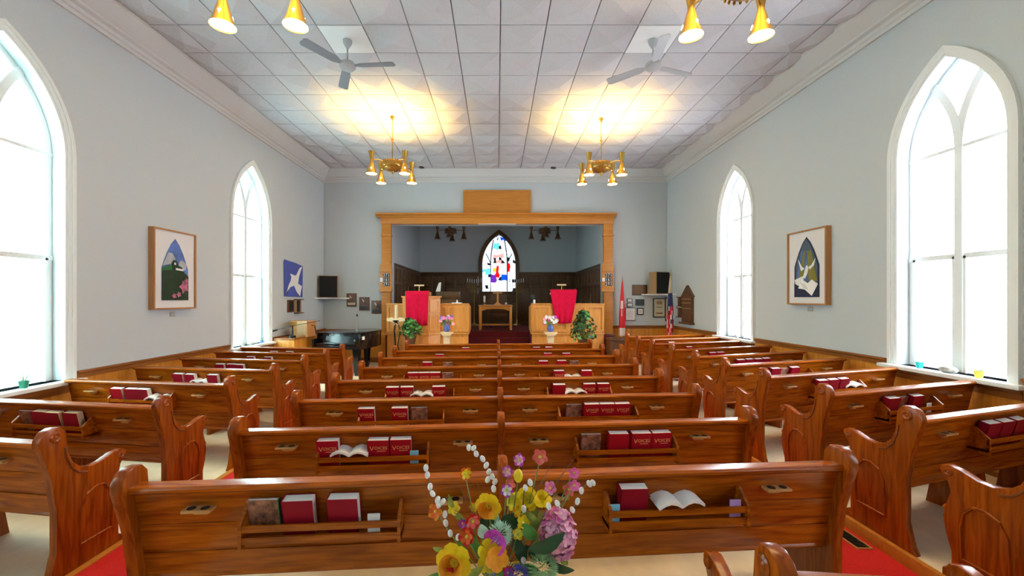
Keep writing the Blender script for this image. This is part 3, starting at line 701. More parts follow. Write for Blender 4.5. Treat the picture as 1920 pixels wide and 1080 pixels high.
# ------------------------------------------------------------------ front corners: piano, speakers, plaques, flags
t = thing('grand_piano', 'shiny black grand piano in the left front corner', 'piano', (-4.36, 9.75, 0), R(-8))
out = [(0, 0), (1.12, 0), (1.12, .35), (1.16, .8), (1.12, 1.15), (.95, 1.4), (.65, 1.45), (.42, 1.3), (.25, 1.0), (.08, .75), (0, .6)]
MB().prism(out, .62, 1.0, 'z').obj('case', 'piano_black', t, bevel=.012)
MB().prism([(x * 1.015 - .008, y * 1.015 - .012) for x, y in out], 1.005, 1.03, 'z').obj('lid', 'piano_black', t, bevel=.006)
MB().box(.05, 1.07, -.20, 0, .66, .74).obj('key_bed', 'piano_black', t, bevel=.01)
MB().box(.06, 1.06, -.19, .0, .74, .80).obj('key_cover', 'piano_black', t, bevel=.015)
MB().box(0, .06, -.22, 0, .66, .90).obj('key_block', 'piano_black', t, bevel=.02); MB().box(1.06, 1.12, -.22, 0, .66, .90).obj('key_block', 'piano_black', t, bevel=.02)
MB().prism([(-.04, .755), (-.02, .755), (.01, .95), (-.01, .95)], .08, 1.04).obj('fallboard', 'piano_black', t)
for x_, y_ in ((.12, .05), (1.0, .05), (.7, 1.2)):
    MB().lathe([(.05, 0), (.05, .05), (.07, .08), (.085, .4), (.11, .64)], 4, (x_, y_, 0), mat=Matrix.Rotation(R(45), 3, 'Z')).obj('leg', 'piano_black', t)
MB().tube([(.55, .12, .66), (.55, .12, .1)], .03, 8).box(.42, .68, .05, .15, .06, .12).obj('pedal_lyre', 'piano_black', t)
tag(MB().box(-.06, .06, -.004, .004, 0, .08).obj('name_card', 'paper', loc=(-3.22, 9.7, .86), rot=(0, 0, R(82))), 'small white card stuck on the side of the black piano', 'card')
t = thing('desk_microphone', 'thin black microphone on a gooseneck rising from the piano', 'microphone', (WX(669, 10.4), 10.4, 1.03))
MB().lathe([(.05, 0), (.05, .012), (.006, .02), (.006, .34)], 10).obj('stem', 'steel', t); MB().blob((.008, 0, .39), .022, .022, .04).obj('head', 'black_cloth', t)
t = thing('wall_cabinet', 'low orange wooden cabinet on the left wall behind the pews', 'cabinet', (-4.78, 9.35, 0))
MB().box(-.22, .25, -.35, .75, .0, .93).obj('body', 'wainscot', t, bevel=.01); MB().box(-.24, .27, -.37, .77, .93, .96).obj('top', 'wainscot_cap', t, bevel=.008)
t = thing('amplifier_box', 'brown wooden speaker box standing on the cabinet left of the piano', 'speaker', (-4.60, 9.55, .96), R(-15))
MB().box(-.24, .24, -.16, .16, 0, .37).obj('case', 'frame_wood', t, bevel=.008); MB().box(-.02, .22, -.172, -.16, .03, .34).obj('grille_cloth', 'speaker_wood', t)
MB().box(-.22, -.05, -.168, -.16, .28, .34).obj('control_panel', 'brass', t)
MB().tube([(.24, 0, .26), (.32, 0, .26), (.36, 0, .05), (.4, 0, .05)], .012, 6).obj('cable', 'black', t)
t = thing('boom_microphone', 'black boom microphone arm reaching from the cabinet by the far left window', 'microphone', (-4.66, 9.15, .96))
MB().lathe([(.08, 0), (.08, .05), (.03, .06), (.025, .26), (.04, .28)], 12).obj('stand', 'black', t)
MB().tube([(.55, .2, .38), (0, 0, .27), (-.32, -.1, .18)], .008, 6).obj('boom', 'black', t); MB().tube([(-.28, -.09, .19), (-.40, -.13, .155)], .02, 8).obj('head', 'black', t)
def speaker(label, x_, zb, wood_left, shelf_label):
    sx = 1 if x_ < 0 else -1
    sh = tag(MB().prism([(0, 0), (sx * .78, 0), (0, -.62)], zb - .035, zb, 'z').obj('corner_shelf', 'white', loc=(XL + .005 if x_ < 0 else XR - .005, YF - .005, 0)), shelf_label, 'shelf', 'corner speaker shelves')
    t = thing('loudspeaker', label, 'speaker', (x_, YF - .28, zb), R(18) if x_ < 0 else R(22), group='corner loudspeakers')
    MB().box(-.24, .24, -.14, .14, 0, .62).obj('cabinet', 'speaker_wood', t, bevel=.006)
    MB().box(-.23, .23, -.16, -.14, .015, .605).obj('grille', 'black_cloth', t, bevel=.006)
speaker('tall black loudspeaker on the shelf in the left front corner', WX(616, 11.45), WZ(558, 11.45), 1, 'white triangular shelf under the speaker in the left front corner')
speaker('tall black loudspeaker with wooden side on the shelf in the right front corner', 4.62, WZ(551, 11.45), 0, 'white triangular shelf under the speaker in the right front corner')
def hung(name, label, cat, wall, c0, c1, z0, z1, parts, th=.03, group=None, mat='brown', bevel=.004):
    cx = (c0 + c1) / 2; hw = abs(c1 - c0) / 2
    loc, rz = {'F': ((cx, YF, 0), 0), 'L': ((XL, cx, 0), R(90)), 'R': ((XR, cx, 0), R(-90))}[wall]
    t = thing(name, label, cat, (loc[0], loc[1], (z0 + z1) / 2), rz, group); hh = (z1 - z0) / 2
    MB().box(-hw, hw, -th, 0, -hh, hh).obj('board', mat, t, bevel=bevel)
    for k_, (nm, m, a, c, e, g_) in enumerate(parts):
        MB().box(a * hw, c * hw, -th - .005 * (k_ + 1), -th, e * hh, g_ * hh).obj(nm, m, t, smooth=False)
    return t
def on_front(px0, px1, py0, py1): return WX(px0, YF), WX(px1, YF), WZ(py1, YF), WZ(py0, YF)
for k, (px0, px1, py0, py1, lb) in enumerate(((650.5, 669, 550, 575, 'left'), (674, 693, 557, 582, 'middle'), (697, 716, 563.5, 588, 'right'))):
    t = hung('memorial_plaque', 'brown wooden plaque with small metal plate, %s of three above the piano' % lb + 's', 'plaque', 'F', *on_front(px0, px1, py0, py1),
             [('name_plate', 'parchment' if k == 0 else 'black', -.75, .75, -.75, -.4)], group='wooden plaques above the piano')
    t['label'] = 'brown wooden plaque with metal plate, %s of three above the piano' % lb
    MB().tube([(-.05, -.036, .13), (0.0, -.04, .05)], .014, 6).obj('dove_emblem', 'white', t); MB().tube([(0, -.036, .05), (.08, -.036, -.04)], .01, 5).obj('black_carving', 'black', t)  # white upper stroke and black lower stroke on each plaque
hung('bronze_plaque', 'wide dark bronze plaque on the front wall left of the right speaker', 'plaque', 'F', *on_front(1185, 1213, 534, 553.5), [('raised_face', 'bronze', -.92, .92, -.9, .9)], mat='slate_plaque')
hung('framed_card', 'small white framed card, upper of two beside the red flag', 'picture', 'F', *on_front(1175, 1185, 560, 566.5), [('card', 'white', -.8, .8, -.75, .75)], mat='black')
hung('framed_card', 'small white framed card, lower of two beside the red flag', 'picture', 'F', *on_front(1175, 1185.5, 568, 575.5), [('card', 'white', -.8, .8, -.75, .75)], mat='black')
hung('slate_plaque', 'small dark rectangular plaque above the little framed picture', 'plaque', 'F', *on_front(1191, 1207.5, 561, 573), [('raised_face', 'black', -.9, .9, -.85, .85)], mat='slate_plaque')
hung('certificate_frame', 'white framed certificate low on the wall beside the red flag', 'picture', 'F', *on_front(1172, 1191, 577, 601), [('certificate', 'white', -.9, .9, -.92, .92), ('print', 'mat_white', -.5, .5, -.5, .5)], mat='slate_plaque')
hung('framed_card', 'little black framed picture with pale mat below the small dark plaque', 'picture', 'F', *on_front(1194, 1206, 577, 590.5), [('mat_board', 'mat_white', -.7, .7, -.7, .7), ('print', 'parchment', -.4, .4, -.45, .45)], mat='black')
hung('honour_roll', 'tan framed scroll certificate left of the dark striped flag', 'picture', 'F', *on_front(1224, 1247, 559, 595), [('scroll', 'parchment', -.85, .85, -.9, .9), ('crest', 'speaker_wood', -.45, .45, .35, .7), ('heading', 'brown', -.45, .45, .02, .08), ('lines', 'brown', -.5, .5, -.62, -.52)], mat='slate_plaque')
hung('honour_roll', 'dark framed scroll partly hidden behind the dark striped flag', 'picture', 'F', WX(1256, YF), 4.90, WZ(602, YF), WZ(557, YF), [('scroll', 'parchment', -.75, .75, -.85, .85)], mat='brown')
hung('small_plaque', 'small dark framed plaque under the blue banner, left one', 'plaque', 'L', 9.68, 9.96, 1.52, 1.82, [('face', 'black', -.7, .7, -.75, .75)], mat='brown')
t = hung('small_shelf_plaque', 'small wooden plaque with little ledges under the blue banner, right one', 'plaque', 'L', 10.02, 10.33, 1.48, 1.84, [('face', 'black', -.5, .5, -.8, .8)], mat='speaker_wood')
for z_ in (-.17, .17): MB().box(-.17, .17, -.09, 0, z_ - .012, z_ + .012).obj('ledge', 'brown', t)
# war memorial cupboard on the right wall
t = thing('memorial_shelf', 'dark wooden house-shaped memorial with side shelves on the right wall', 'memorial', (XR, 10.4, 1.22), R(-90))
MB().prism([(-.28, 0), (.28, 0), (.28, .66), (.34, .68), (0, .98), (-.34, .68), (-.28, .66)], -.06, 0, 'y').obj('board', 'brown', t, bevel=.006)
MB().box(-.32, .32, -.12, 0, -.03, .02).obj('base_ledge', 'brown', t, bevel=.006)
for z_ in (.38, .52, .62): MB().box(-.22, .22, -.09, -.05, z_ - .012, z_ + .012).obj('shelf', 'speaker_wood', t)
for z_ in (.15, .44):
    MB().box(-.42, -.28, -.1, 0, z_, z_ + .22).obj('side_bracket', 'brown', t, bevel=.006)
    MB().box(-.48, -.26, -.12, 0, z_ - .02, z_).obj('side_shelf', 'brown', t); MB().box(-.48, -.26, -.12, 0, z_ + .22, z_ + .24).obj('side_shelf', 'brown', t)
def flag(label, px, Y_, ztop, zf0, zf1, mats, pat):
    x_ = WX(px, Y_); t = thing('flag_stand', label, 'flag', (x_, Y_, 0), group='flags by the front wall')
    MB().lathe([(.16, 0), (.16, .04), (.05, .08), (.02, .1), (.014, .12), (.014, ztop - .12)], 14).obj('pole', 'brass_dull', t)
    MB().lathe([(.02, ztop - .12), (.022, ztop - .09), (.006, ztop - .06), (.014, ztop - .03), (0, ztop)], 8).obj('finial', 'steel', t)
    b = MB(); n, m = 18, 14; V = []
    for j in range(m + 1):
        u = j / m; z = zf1 + (zf0 - zf1) * u; r = .014 + .065 * min(1, u * 1.6) ** .8
        for i in range(n):
            a = 2 * PI * i / n; rr = r * (1 + .35 * math.sin(5 * a + u * 2))
            V.append((rr * math.cos(a) * .9 - .02 * u, rr * math.sin(a) * .7 - .01, z))
    for j in range(m):
        for i in range(n): b.add([V[j * n + i], V[j * n + (i + 1) % n], V[(j + 1) * n + (i + 1) % n], V[(j + 1) * n + i]], [(0, 1, 2, 3)], pat(i, j))
    me_o = b.obj('furled_cloth', mats, t, ang=80)
flag('furled red and white flag on a pole beside the right pier', 1167, 11.45, WZ(516, 11.2), .80, WZ(527, 11.2), ['flag_red', 'flag_white'],
     lambda i, j: 1 if (j > 11) or (4 < j < 7 and 11 <= i <= 13) or (7 <= j < 9 and i == 12) else 0)
flag('furled dark blue, red and white flag in the right front corner', 1257, 10.9, WZ(505, 10.9), .82, WZ(517, 10.9), ['flag_navy', 'flag_red', 'flag_white', 'parchment'],
     lambda i, j: 3 if j < 4 else (0 if j < 7 else (1 if (i + j) % 4 < 2 else (2 if (i + j) % 4 == 2 else 0)) if j < 11 else (2 if (i + j) % 3 == 0 else 1)))
t = thing('side_bench', 'dark brown bench below the right pier next to the right choir front', 'bench', (3.30, 11.0, 0))
MB().box(-.28, .42, -.25, .25, .72, .78).obj('seat', 'brown', t, bevel=.012)
for x_ in (-.24, .38): MB().box(x_ - .04, x_ + .04, -.22, .22, 0, .72).obj('leg', 'brown', t, bevel=.01)
MB().box(-.22, .36, -.20, -.16, .5, .72).obj('apron', 'brown', t)
# ------------------------------------------------------------------ pictures and banner on the side walls
def layer(t, name, mat, pts, d): MB().prism(pts, d - .004, d, 'y').obj(name, mat, t, smooth=False)
def picture(label, wall, yc, zc, wd, ht):
    t = thing('framed_picture', label, 'picture', (XL if wall == 'L' else XR, yc, zc), R(90) if wall == 'L' else R(-90), group='pictures on the side walls')
    a, h = wd / 2, ht / 2
    MB().band([(-a, -h), (a, -h), (a, h), (-a, h)], [(-a + .022, -h + .022), (a - .022, -h + .022), (a - .022, h - .022), (-a + .022, h - .022)], -.085, 0, True).obj('frame', 'frame_wood', t)
    MB().box(-a + .01, a - .01, -.06, 0, -h + .01, h - .01).obj('mat_board', 'mat_white', t, smooth=False)
    return t
def clipg(pts):                                         # keep a shape inside the pointed opening
    out_ = []
    for x, z in pts:
        hw = .255 if z < .02 else max(0.0, .255 * (1 - ((z - .02) / .46) ** 1.15))
        out_.append((max(-hw, min(hw, x)), z))
    return out_
def gothic_shape(): return [(-.255, -.47), (.255, -.47), (.255, .02), (.215, .12), (.16, .25), (.08, .39), (0, .48), (-.08, .39), (-.16, .25), (-.215, .12), (-.255, .02)]
t = picture('wood-framed pointed picture of dark green hill, church and pink flowers on left wall', 'L', 6.24, 2.295, .82, 1.21)
layer(t, 'sky', 'sky_blue', gothic_shape(), -.061)
layer(t, 'cloud', 'art_cloud', clipg([(-.24, .05), (-.05, .1), (.0, .17), (-.06, .25), (-.15, .26)]), -.0645)
layer(t, 'cloud', 'art_cloud', clipg([(.06, .05), (.2, .0), (.24, .1), (.14, .16), (.08, .14)]), -.0645)
layer(t, 'meadow', 'art_green', [(-.255, -.1), (.0, -.1), (-.02, .08), (-.15, .06), (-.25, .01)], -.066)
layer(t, 'hill', 'hill_green', [(-.255, -.47), (.255, -.47), (.255, -.09), (.17, -.03), (.12, .05), (.05, .07), (.02, .14), (-.04, .15), (-.08, .10), (-.06, .0), (-.255, -.03)], -.068)
layer(t, 'church', 'white', [(-.0, .0), (.15, -.01), (.15, .02), (0, .03)], -.071); layer(t, 'moon', 'white', [(-.03, .08), (0, .075), (.0, .11), (-.03, .115)], -.071)
for cx, cz, r in ((.17, -.26, .11), (.06, -.38, .05), (-.03, -.40, .05), (.21, -.16, .05)):
    layer(t, 'flower', 'art_pink', [(min(.25, cx + r * (.6 + .4 * (k % 2)) * math.cos(k * PI / 5)), max(-.46, cz + r * (.6 + .4 * (k % 2)) * math.sin(k * PI / 5))) for k in range(10)], -.071)
t = picture('wood-framed pointed picture of white dove over open book on right wall', 'R', 6.36, 2.345, .80, 1.18)
layer(t, 'background', 'art_navy', gothic_shape(), -.061)
inn = [(x * .88, z * .93 if z > 0 else z) for x, z in gothic_shape()]
layer(t, 'sky', 'art_slate', [p for p in inn if p[1] > -.5], -.0645)
for x0, x1, x2, x3, m in ((-.17, -.06, -.02, -.05, 'art_olive'), (.05, .17, .05, .02, 'art_olive'), (-.05, .05, .01, -.01, 'sky_blue'), (-.22, -.17, -.06, -.1, 'sky_blue'), (.17, .22, .1, .06, 'art_olive')):
    layer(t, 'light_ray', m, clipg([(x0, -.22), (x1, -.22), (x2, .26), (x3, .26)]), -.066)
layer(t, 'ground', 'art_navy', [(-.25, -.47), (.25, -.47), (.25, -.3), (0, -.22), (-.25, -.25)], -.0675)
layer(t, 'dove_body', 'white', [(-.02, -.18), (.03, -.1), (.05, -.02), (.03, .03), (0, .02), (-.03, -.06), (-.06, -.15)], -.0695)
layer(t, 'dove_wing', 'white', [(-.03, -.02), (-.09, .02), (-.17, .14), (-.13, .03), (-.10, -.06)], -.0695)
layer(t, 'dove_wing', 'white', [(.05, .0), (.11, .03), (.19, .13), (.16, .02), (.08, -.04)], -.0695)
layer(t, 'dove_tail', 'white', [(-.04, -.13), (-.24, -.19), (-.22, -.26), (-.15, -.29), (-.06, -.24)], -.0695)
layer(t, 'open_book', 'paper', [(-.16, -.33), (-.02, -.35), (.12, -.45), (.24, -.27), (.12, -.2), (.04, -.25), (-.08, -.19)], -.0715)
for k in range(4):
    layer(t, 'text_line', 'stone_grey', [(-.11 + .02 * k, -.24 - .025 * k), (-.01 + .02 * k, -.27 - .025 * k), (-.01 + .02 * k, -.276 - .025 * k), (-.11 + .02 * k, -.246 - .025 * k)], -.073)
for wall, yc, z_, nm in (('L', 6.26, 1.61, 'hill'), ('R', 6.36, 1.69, 'dove')):
    tag(MB().box(-.05, .05, -.006, 0, -.04, .04).obj('picture_label', 'stone_grey', loc=(XL if wall == 'L' else XR, yc, z_), rot=(0, 0, R(90) if wall == 'L' else R(-90))), 'tiny grey caption card below the %s picture' % nm, 'label', 'caption cards')
t = thing('dove_banner', 'blue felt banner with white dove on the left wall past the far window', 'banner', (XL, 9.97, 2.33), R(90))
MB().prism([(-.44, -.42), (.44, -.44), (.46, .36), (.1, .41), (-.42, .45), (-.46, .40)], -.02, -.006, 'y').obj('cloth', 'banner_blue', t)
MB().prism([(-.38, -.40), (-.34, -.32), (-.18, -.20), (.0, -.16), (.12, -.30), (.30, -.42), (.40, -.16), (.20, -.10), (.24, .06), (.38, .30), (.43, .35), (.28, .30), (.10, .10), (.0, .10), (-.2, .13), (-.13, .05), (-.16, -.04), (-.26, -.16)], -.026, -.02, 'y').obj('dove', 'white', t)
# ------------------------------------------------------------------ pews
PF = [(-.03, 0), (.0, .05), (.035, .2), (.035, .46), (.005, .68), (-.045, .86), (-.065, .92), (-.062, .96), (-.035, 1.0), (.01, 1.018), (.06, 1.01), (.095, .97), (.10, .91),
      (.11, .82), (.14, .75), (.19, .70), (.26, .675), (.33, .68), (.41, .705), (.47, .715), (.515, .70), (.525, .67), (.50, .635), (.475, .60), (.465, .55), (.49, .46), (.505, .38), (.49, .28), (.46, .18), (.46, .08), (.51, .05), (.51, 0)]
def rake(z): return .10 * (.92 - z) / .50
def end_panel(t, x, side, shear=0.0):
    a, c = (x - .06, x) if side > 0 else (x, x + .06)
    e = MB().prism(PF, a, c).obj('end_panel', 'pew_end', t, bevel=.009)
    xo = c if side > 0 else a
    ar = [(.17, .16), (.41, .16), (.42, .36), (.40, .46), (.35, .52), (.29, .53), (.22, .50), (.18, .42)]
    cx, cz = .295, .34
    s1 = [(cx + (p - cx) * .90, cz + (q - cz) * .93) for p, q in ar]
    b = MB(); n = len(ar)
    d = .010 * side
    v_ = [(xo - .001 * side, p, q) for p, q in ar] + [(xo + d, cx + (p - cx) * .96, cz + (q - cz) * .97) for p, q in ar] + [(xo + d, *p) for p in s1] + [(xo + .001 * side, cx + (p - cx) * .86, cz + (q - cz) * .90) for p, q in ar]
    f_ = [(k * n + i, k * n + (i + 1) % n, (k + 1) * n + (i + 1) % n, (k + 1) * n + i) for k in range(3) for i in range(n)]
    b.add(v_, f_); b.obj('arched_moulding', 'pew_end', e)
    for y_, z_, r in ((.03, .952, .036), (.475, .67, .026)):
        b = MB().lathe([(r, 0), (r, .004), (r * .7, .010), (r * .35, .006), (0, .012)], 12, (xo, y_, z_), mat=Matrix.Rotation(R(90) * side, 3, 'Y'))
        b.obj('rosette', 'pew_end', e)
    gr = [(.115, .90), (.125, .83), (.155, .75), (.20, .70), (.26, .678)]   # dark groove following the sweep of the arm
    MB().tube([(xo, p - .03, q - .03) for p, q in gr], .007, 5).obj('carved_groove', 'pew_dark', e)
    if shear:
        for o_ in [e] + list(e.children):
            for v in o_.data.vertices: v.co.x += shear * v.co.y
    return e
def holder(t, x):
    b = MB().box(-.07, .07, -.055, .0, -.008, .008)
    b.prism([(-.07, -.008), (.07, -.008), (.03, -.035), (-.03, -.035)], -.012, 0, 'y')
    h = b.obj('cup_holder', 'cup_wood', t, (x, rake(.80), .80), bevel=.004)
    for s_ in (-.033, .033):
        MB().lathe([(.0, .0095), (.021, .0095), (.021, .0085), (0, .0085)], 12, (s_, -.03, 0)).obj('cup_hole', 'black', h)
def rack(t, x0, x1):
    b = MB(); z0 = .645; f0 = rake(z0)
    b.box(x0, x1, f0 - .118, f0, z0, z0 + .018).box(x0, x1, f0 - .118, f0 - .106, z0, z0 + .035).box(x0, x1, f0 - .118, f0 - .106, z0 + .060, z0 + .092)
    for x_ in (x0, x1 - .016): b.prism([(f0 - .123, z0 - .02), (f0 + .01, z0 - .02), (f0 - .025, z0 + .17), (f0 - .05, z0 + .17), (f0 - .123, z0 + .10)], x_, x_ + .016)
    b.obj('book_rack', 'pew', t, smooth=False)
def make_pew(x0, x1, ends, racks, holders, legs, divider=None, shear=0.0):
    t = link('church_pew', None)
    for (za, zb, dd) in ((.711, .90, 0), (.553, .710, .003), (.40, .552, .010)):
        MB().prism([(rake(za) - dd, za), (rake(zb) - dd, zb), (rake(zb) + .022, zb), (rake(za) + .022, za)], x0, x1).obj('back_board', 'pew', t, bevel=.0012)
    MB().prism([(-.012, .885), (-.030, .898), (-.034, .914), (-.022, .925), (.05, .925), (.055, .90), (.04, .885)], x0, x1).obj('top_rail', 'pew', t, bevel=.003)
    MB().prism([(.08, .415), (.10, .45), (.50, .455), (.515, .435), (.50, .415)], x0, x1).obj('seat', 'pew', t, bevel=.004)
    if shear:
        for o_ in t.children:
            for v in o_.data.vertices:
                if abs(v.co.x) < .02: v.co.x += shear * v.co.y + (.01 if x0 == 0 else -.01)
    for x, sd in ends: end_panel(t, x, sd, shear)
    for x in legs: MB().prism([(.12, 0), (.11, .2), (.13, .415), (.46, .415), (.44, .2), (.47, 0)], x - .02, x + .02).obj('support_leg', 'pew_end', t, bevel=.004)
    if divider is not None: MB().prism([(p, q - .005) for p, q in PF], divider - .025, divider + .025).obj('centre_divider', 'pew_end', t, bevel=.008)
    for a, c in racks: rack(t, a, c)
    for x in holders: holder(t, x)
    return t
pews = {}
def place_pew(proto, first, label, group, loc, rz):
    p = proto if first else copy_tree(proto)
    p.location = loc; p.rotation_euler = (0, 0, rz); tag(p, label, 'pew', group)
    return p
CEN = make_pew(-1.89, 1.95, [(-1.89, -1), (1.95, 1)], [(-1.30, -.52), (.55, 1.32)], [-1.52, -.28, .28, 1.52], [], 0.0)
CZ = [2.12, 2.96, 3.80, 4.68, 5.55, 6.44, 7.31, 8.26]
for i, z in enumerate(CZ):
    pews['C%d' % i] = place_pew(CEN, i == 0, 'long oak pew of the centre block, %s row from the flowers' % ORD[i], 'centre pews', (.03, z, 0), R(4.2))
LFT = make_pew(-2.11, 0, [(0, 1)], [(-1.48, -.72)], [-1.78, -.40], [-1.1, -2.09], None, math.tan(R(-8)))
for i, z in enumerate([2.57, 3.44, 4.33, 5.19, 6.0, 6.76, 7.47]):
    pews['L%d' % i] = place_pew(LFT, i == 0, 'oak pew of the left block by the windows, %s row from camera' % ORD[i], 'left block pews', (-2.85, z, 0), R(-8.0))
RGT = make_pew(0, 2.13, [(0, -1)], [(.72, 1.48)], [.38, 1.78], [1.1, 2.11], None, math.tan(R(16.5)))
for i, z in enumerate([2.04, 2.76, 3.50, 4.30, 5.05, 5.80, 6.58, 7.42, 8.18, 8.85]):
    pews['R%d' % i] = place_pew(RGT, i == 0, 'oak pew of the right block by the windows, %s row from camera' % ORD[i], 'right block pews', (2.84, z, .09), R(16.5))
SHT = make_pew(0, 1.08, [(0, -1), (1.08, 1)], [], [], [])
pews['S'] = place_pew(SHT, True, 'short oak pew at the bottom right, cut off by the picture edge', None, (.90, 1.33, 0), R(-5))
# ------------------------------------------------------------------ books in the racks
def book_mesh(w_, h_, t_, cov):
    c = MB().box(-w_ / 2, w_ / 2, -t_, -t_ + .004, 0, h_).box(-w_ / 2, w_ / 2, -.004, 0, 0, h_).box(-w_ / 2, -w_ / 2 + .004, -t_, 0, 0, h_)
    p = MB().box(-w_ / 2 + .003, w_ / 2 - .004, -t_ + .004, -.004, .004, h_ - .003)
    return c.mesh('hymn_book', cov, smooth=False), p.mesh('pages', 'paper', smooth=False)
HB, HP = book_mesh(.150, .20, .058, 'book_red')
HW, _ = book_mesh(.150, .20, .058, 'book_wine')
HC_, HPC = book_mesh(.150, .20, .058, 'book_wine'); HPC.materials.clear(); HPC.materials.append(MATS['paper_cream'])
BB, BP = book_mesh(.150, .185, .022, 'cover_photo')
TXV = text_mesh('title_lettering', 'V', .050, 'gold_ink'); TXT = text_mesh('title_lettering', 'OICES', .034, 'gold_ink')
TX2 = MB().box(-.03, .03, -.0004, .0004, -.0022, .0022).mesh('title_rule', 'gold_ink', smooth=False)
OPEN = MB(); n = 8
OPEN.add([(-.13 + .26 * i / n, y_, .075 + .028 * math.sin(abs(i / n - .5) * 2 * PI) + dz) for dz in (0, -.016) for y_ in (-.09, .03) for i in range(n + 1)],
         [(i, i + 1, n + 2 + i, n + 1 + i) for i in range(n)] + [(2 * n + 2 + i, 3 * n + 3 + i, 3 * n + 4 + i, 2 * n + 3 + i) for i in range(n)] +
         [(i, 2 * n + 2 + i, 2 * n + 3 + i, i + 1) for i in range(n)] + [(n + 1 + i, n + 2 + i, 3 * n + 4 + i, 3 * n + 3 + i) for i in range(n)])
OPM = OPEN.mesh('open_book', 'paper')
def put(pew, me, x, tilt, dz, name, spin=0.0, df=0.0):
    z0 = .667
    M = pew.matrix_basis @ Matrix.Translation((x, rake(z0) - .005 + df, z0 + dz)) @ Matrix.Rotation(spin, 4, 'Z') @ Matrix.Rotation(-tilt, 4, 'X')
    o = link(name, me); o.matrix_basis = M
    return o
WHERE = {'C': 'centre', 'L': 'left block', 'R': 'right block'}
def shelve(key, rk, items):
    pew = pews[key]; blk, row = key[0], int(key[1:])
    cnt = {}
    for k, (kind, x) in enumerate(items):
        rkn = ('%s rack of ' % rk) if rk else ''
        where = '%s%s pew, %s row' % (rkn, WHERE[blk], ORD[row])
        pos = ORD[k]
        if kind in 'hvdc':
            me, pg = {'h': (HB, HP), 'v': (HB, HP), 'd': (HW, HP), 'c': (HC_, HPC)}[kind]
            o = put(pew, me, x, R(-12 + random.uniform(-1.5, .5)), 0, 'hymn_book', random.uniform(-.03, .03), -.004)
            link('pages', pg, o)
            if kind == 'v':
                link('title_lettering', TXV, o, (-.044, -.0585, .137), (R(90), 0, 0)); link('title_lettering', TXT, o, (.018, -.0585, .141), (R(90), 0, 0)); link('title_rule', TX2, o, (.02, -.0585, .118))
            desc = 'red hymn book' if kind in 'hv' else 'dark red hymn book'
            tag(o, '%s, %s from left in %s' % (desc, pos, where), 'book', 'hymn books in pew racks')
        elif kind in 'pg':
            o = put(pew, BB, x, R(-13), 0, 'song_booklet', random.uniform(-.04, .04), -.006); link('pages', BP, o)
            if kind == 'g': MB().box(.072, .077, -.023, 0, 0, .186).obj('spine', 'cover_green', o, smooth=False)
            tag(o, 'picture-covered booklet, %s from left in %s' % (pos, where), 'book', 'booklets in pew racks')
        elif kind == 'o':
            o = put(pew, OPM, x, R(-10), .03, 'open_book', random.uniform(-.15, .15), -.01)
            tag(o, 'open white-paged book, %s from left in %s' % (pos, where), 'book', 'open books in pew racks')
        else:
            m = {'w': 'white', 'b': 'leaflet_blue', 'u': 'leaflet_purple'}[kind]
            o = put(pew, MB().box(-.03, .03, -.008, 0, 0, .10).mesh('leaflet', m, smooth=False), x, R(-3), 0, 'leaflet', 0, -.08)
            tag(o, '%s leaflet, %s from left in %s' % ({'w': 'small white', 'b': 'small blue', 'u': 'small purple'}[kind], pos, where), 'leaflet')
def xs_for(row, pxs):                                   # picture columns to places along a centre pew
    p = pews['C%d' % row]; Z = CZ[row]; ca, sa = math.cos(R(4.2)), math.sin(R(4.2)); out_ = []
    for px in pxs:
        u = (px - VX) / F; out_.append((u * (Z - .04) - .03) / (ca - u * sa))
    return out_
CENTRE = [(0, 'left', 'gddw', (487, 557, 642, 700)), (0, 'right', 'bdou', (1150, 1188, 1272, 1377)),
          (1, 'left', 'vovvb', (613, 656, 709, 750, 776)), (1, 'right', 'phvv', (1110, 1160, 1202, 1239)),
          (2, 'left', 'vvp', (686, 749, 785)), (2, 'right', 'pvvv', (1077, 1109, 1138, 1166)),
          (3, 'left', 'vvov', (735, 762, 792, 822)), (3, 'right', 'hovv', (1048, 1078, 1105, 1131)),
          (4, 'left', 'vvvp', (774, 795, 815, 839)), (4, 'right', 'voh', (1048, 1074, 1100)),
          (5, 'left', 'hp', (801, 839)), (5, 'right', 'hhp', (1019, 1053, 1077)),
          (6, 'left', 'ho', (824, 853)), (6, 'right', 'hh', (1027, 1062)),
          (7, 'left', 'h', (873,)), (7, 'right', 'hho', (1006, 1029, 1047))]
for row, rk, kinds, pxs in CENTRE: shelve('C%d' % row, rk, list(zip(kinds, xs_for(row, pxs))))
for row, kinds in ((1, 'pccc'), (2, 'hddo'), (3, 'ddod'), (4, 'ddd'), (5, 'dod'), (6, 'hod')):
    shelve('L%d' % row, '', [(c, -1.40 + .165 * k + (.02 if k % 2 else 0)) for k, c in enumerate(kinds)])
for row, kinds in ((1, 'ddd'), (2, 'dpdw'), (3, 'dddo'), (4, 'dpd'), (5, 'dddd'), (6, 'hho'), (7, 'ho'), (8, 'ho'), (9, 'o')):
    shelve('R%d' % row, '', [(c, .82 + .165 * k) for k, c in enumerate(kinds)])
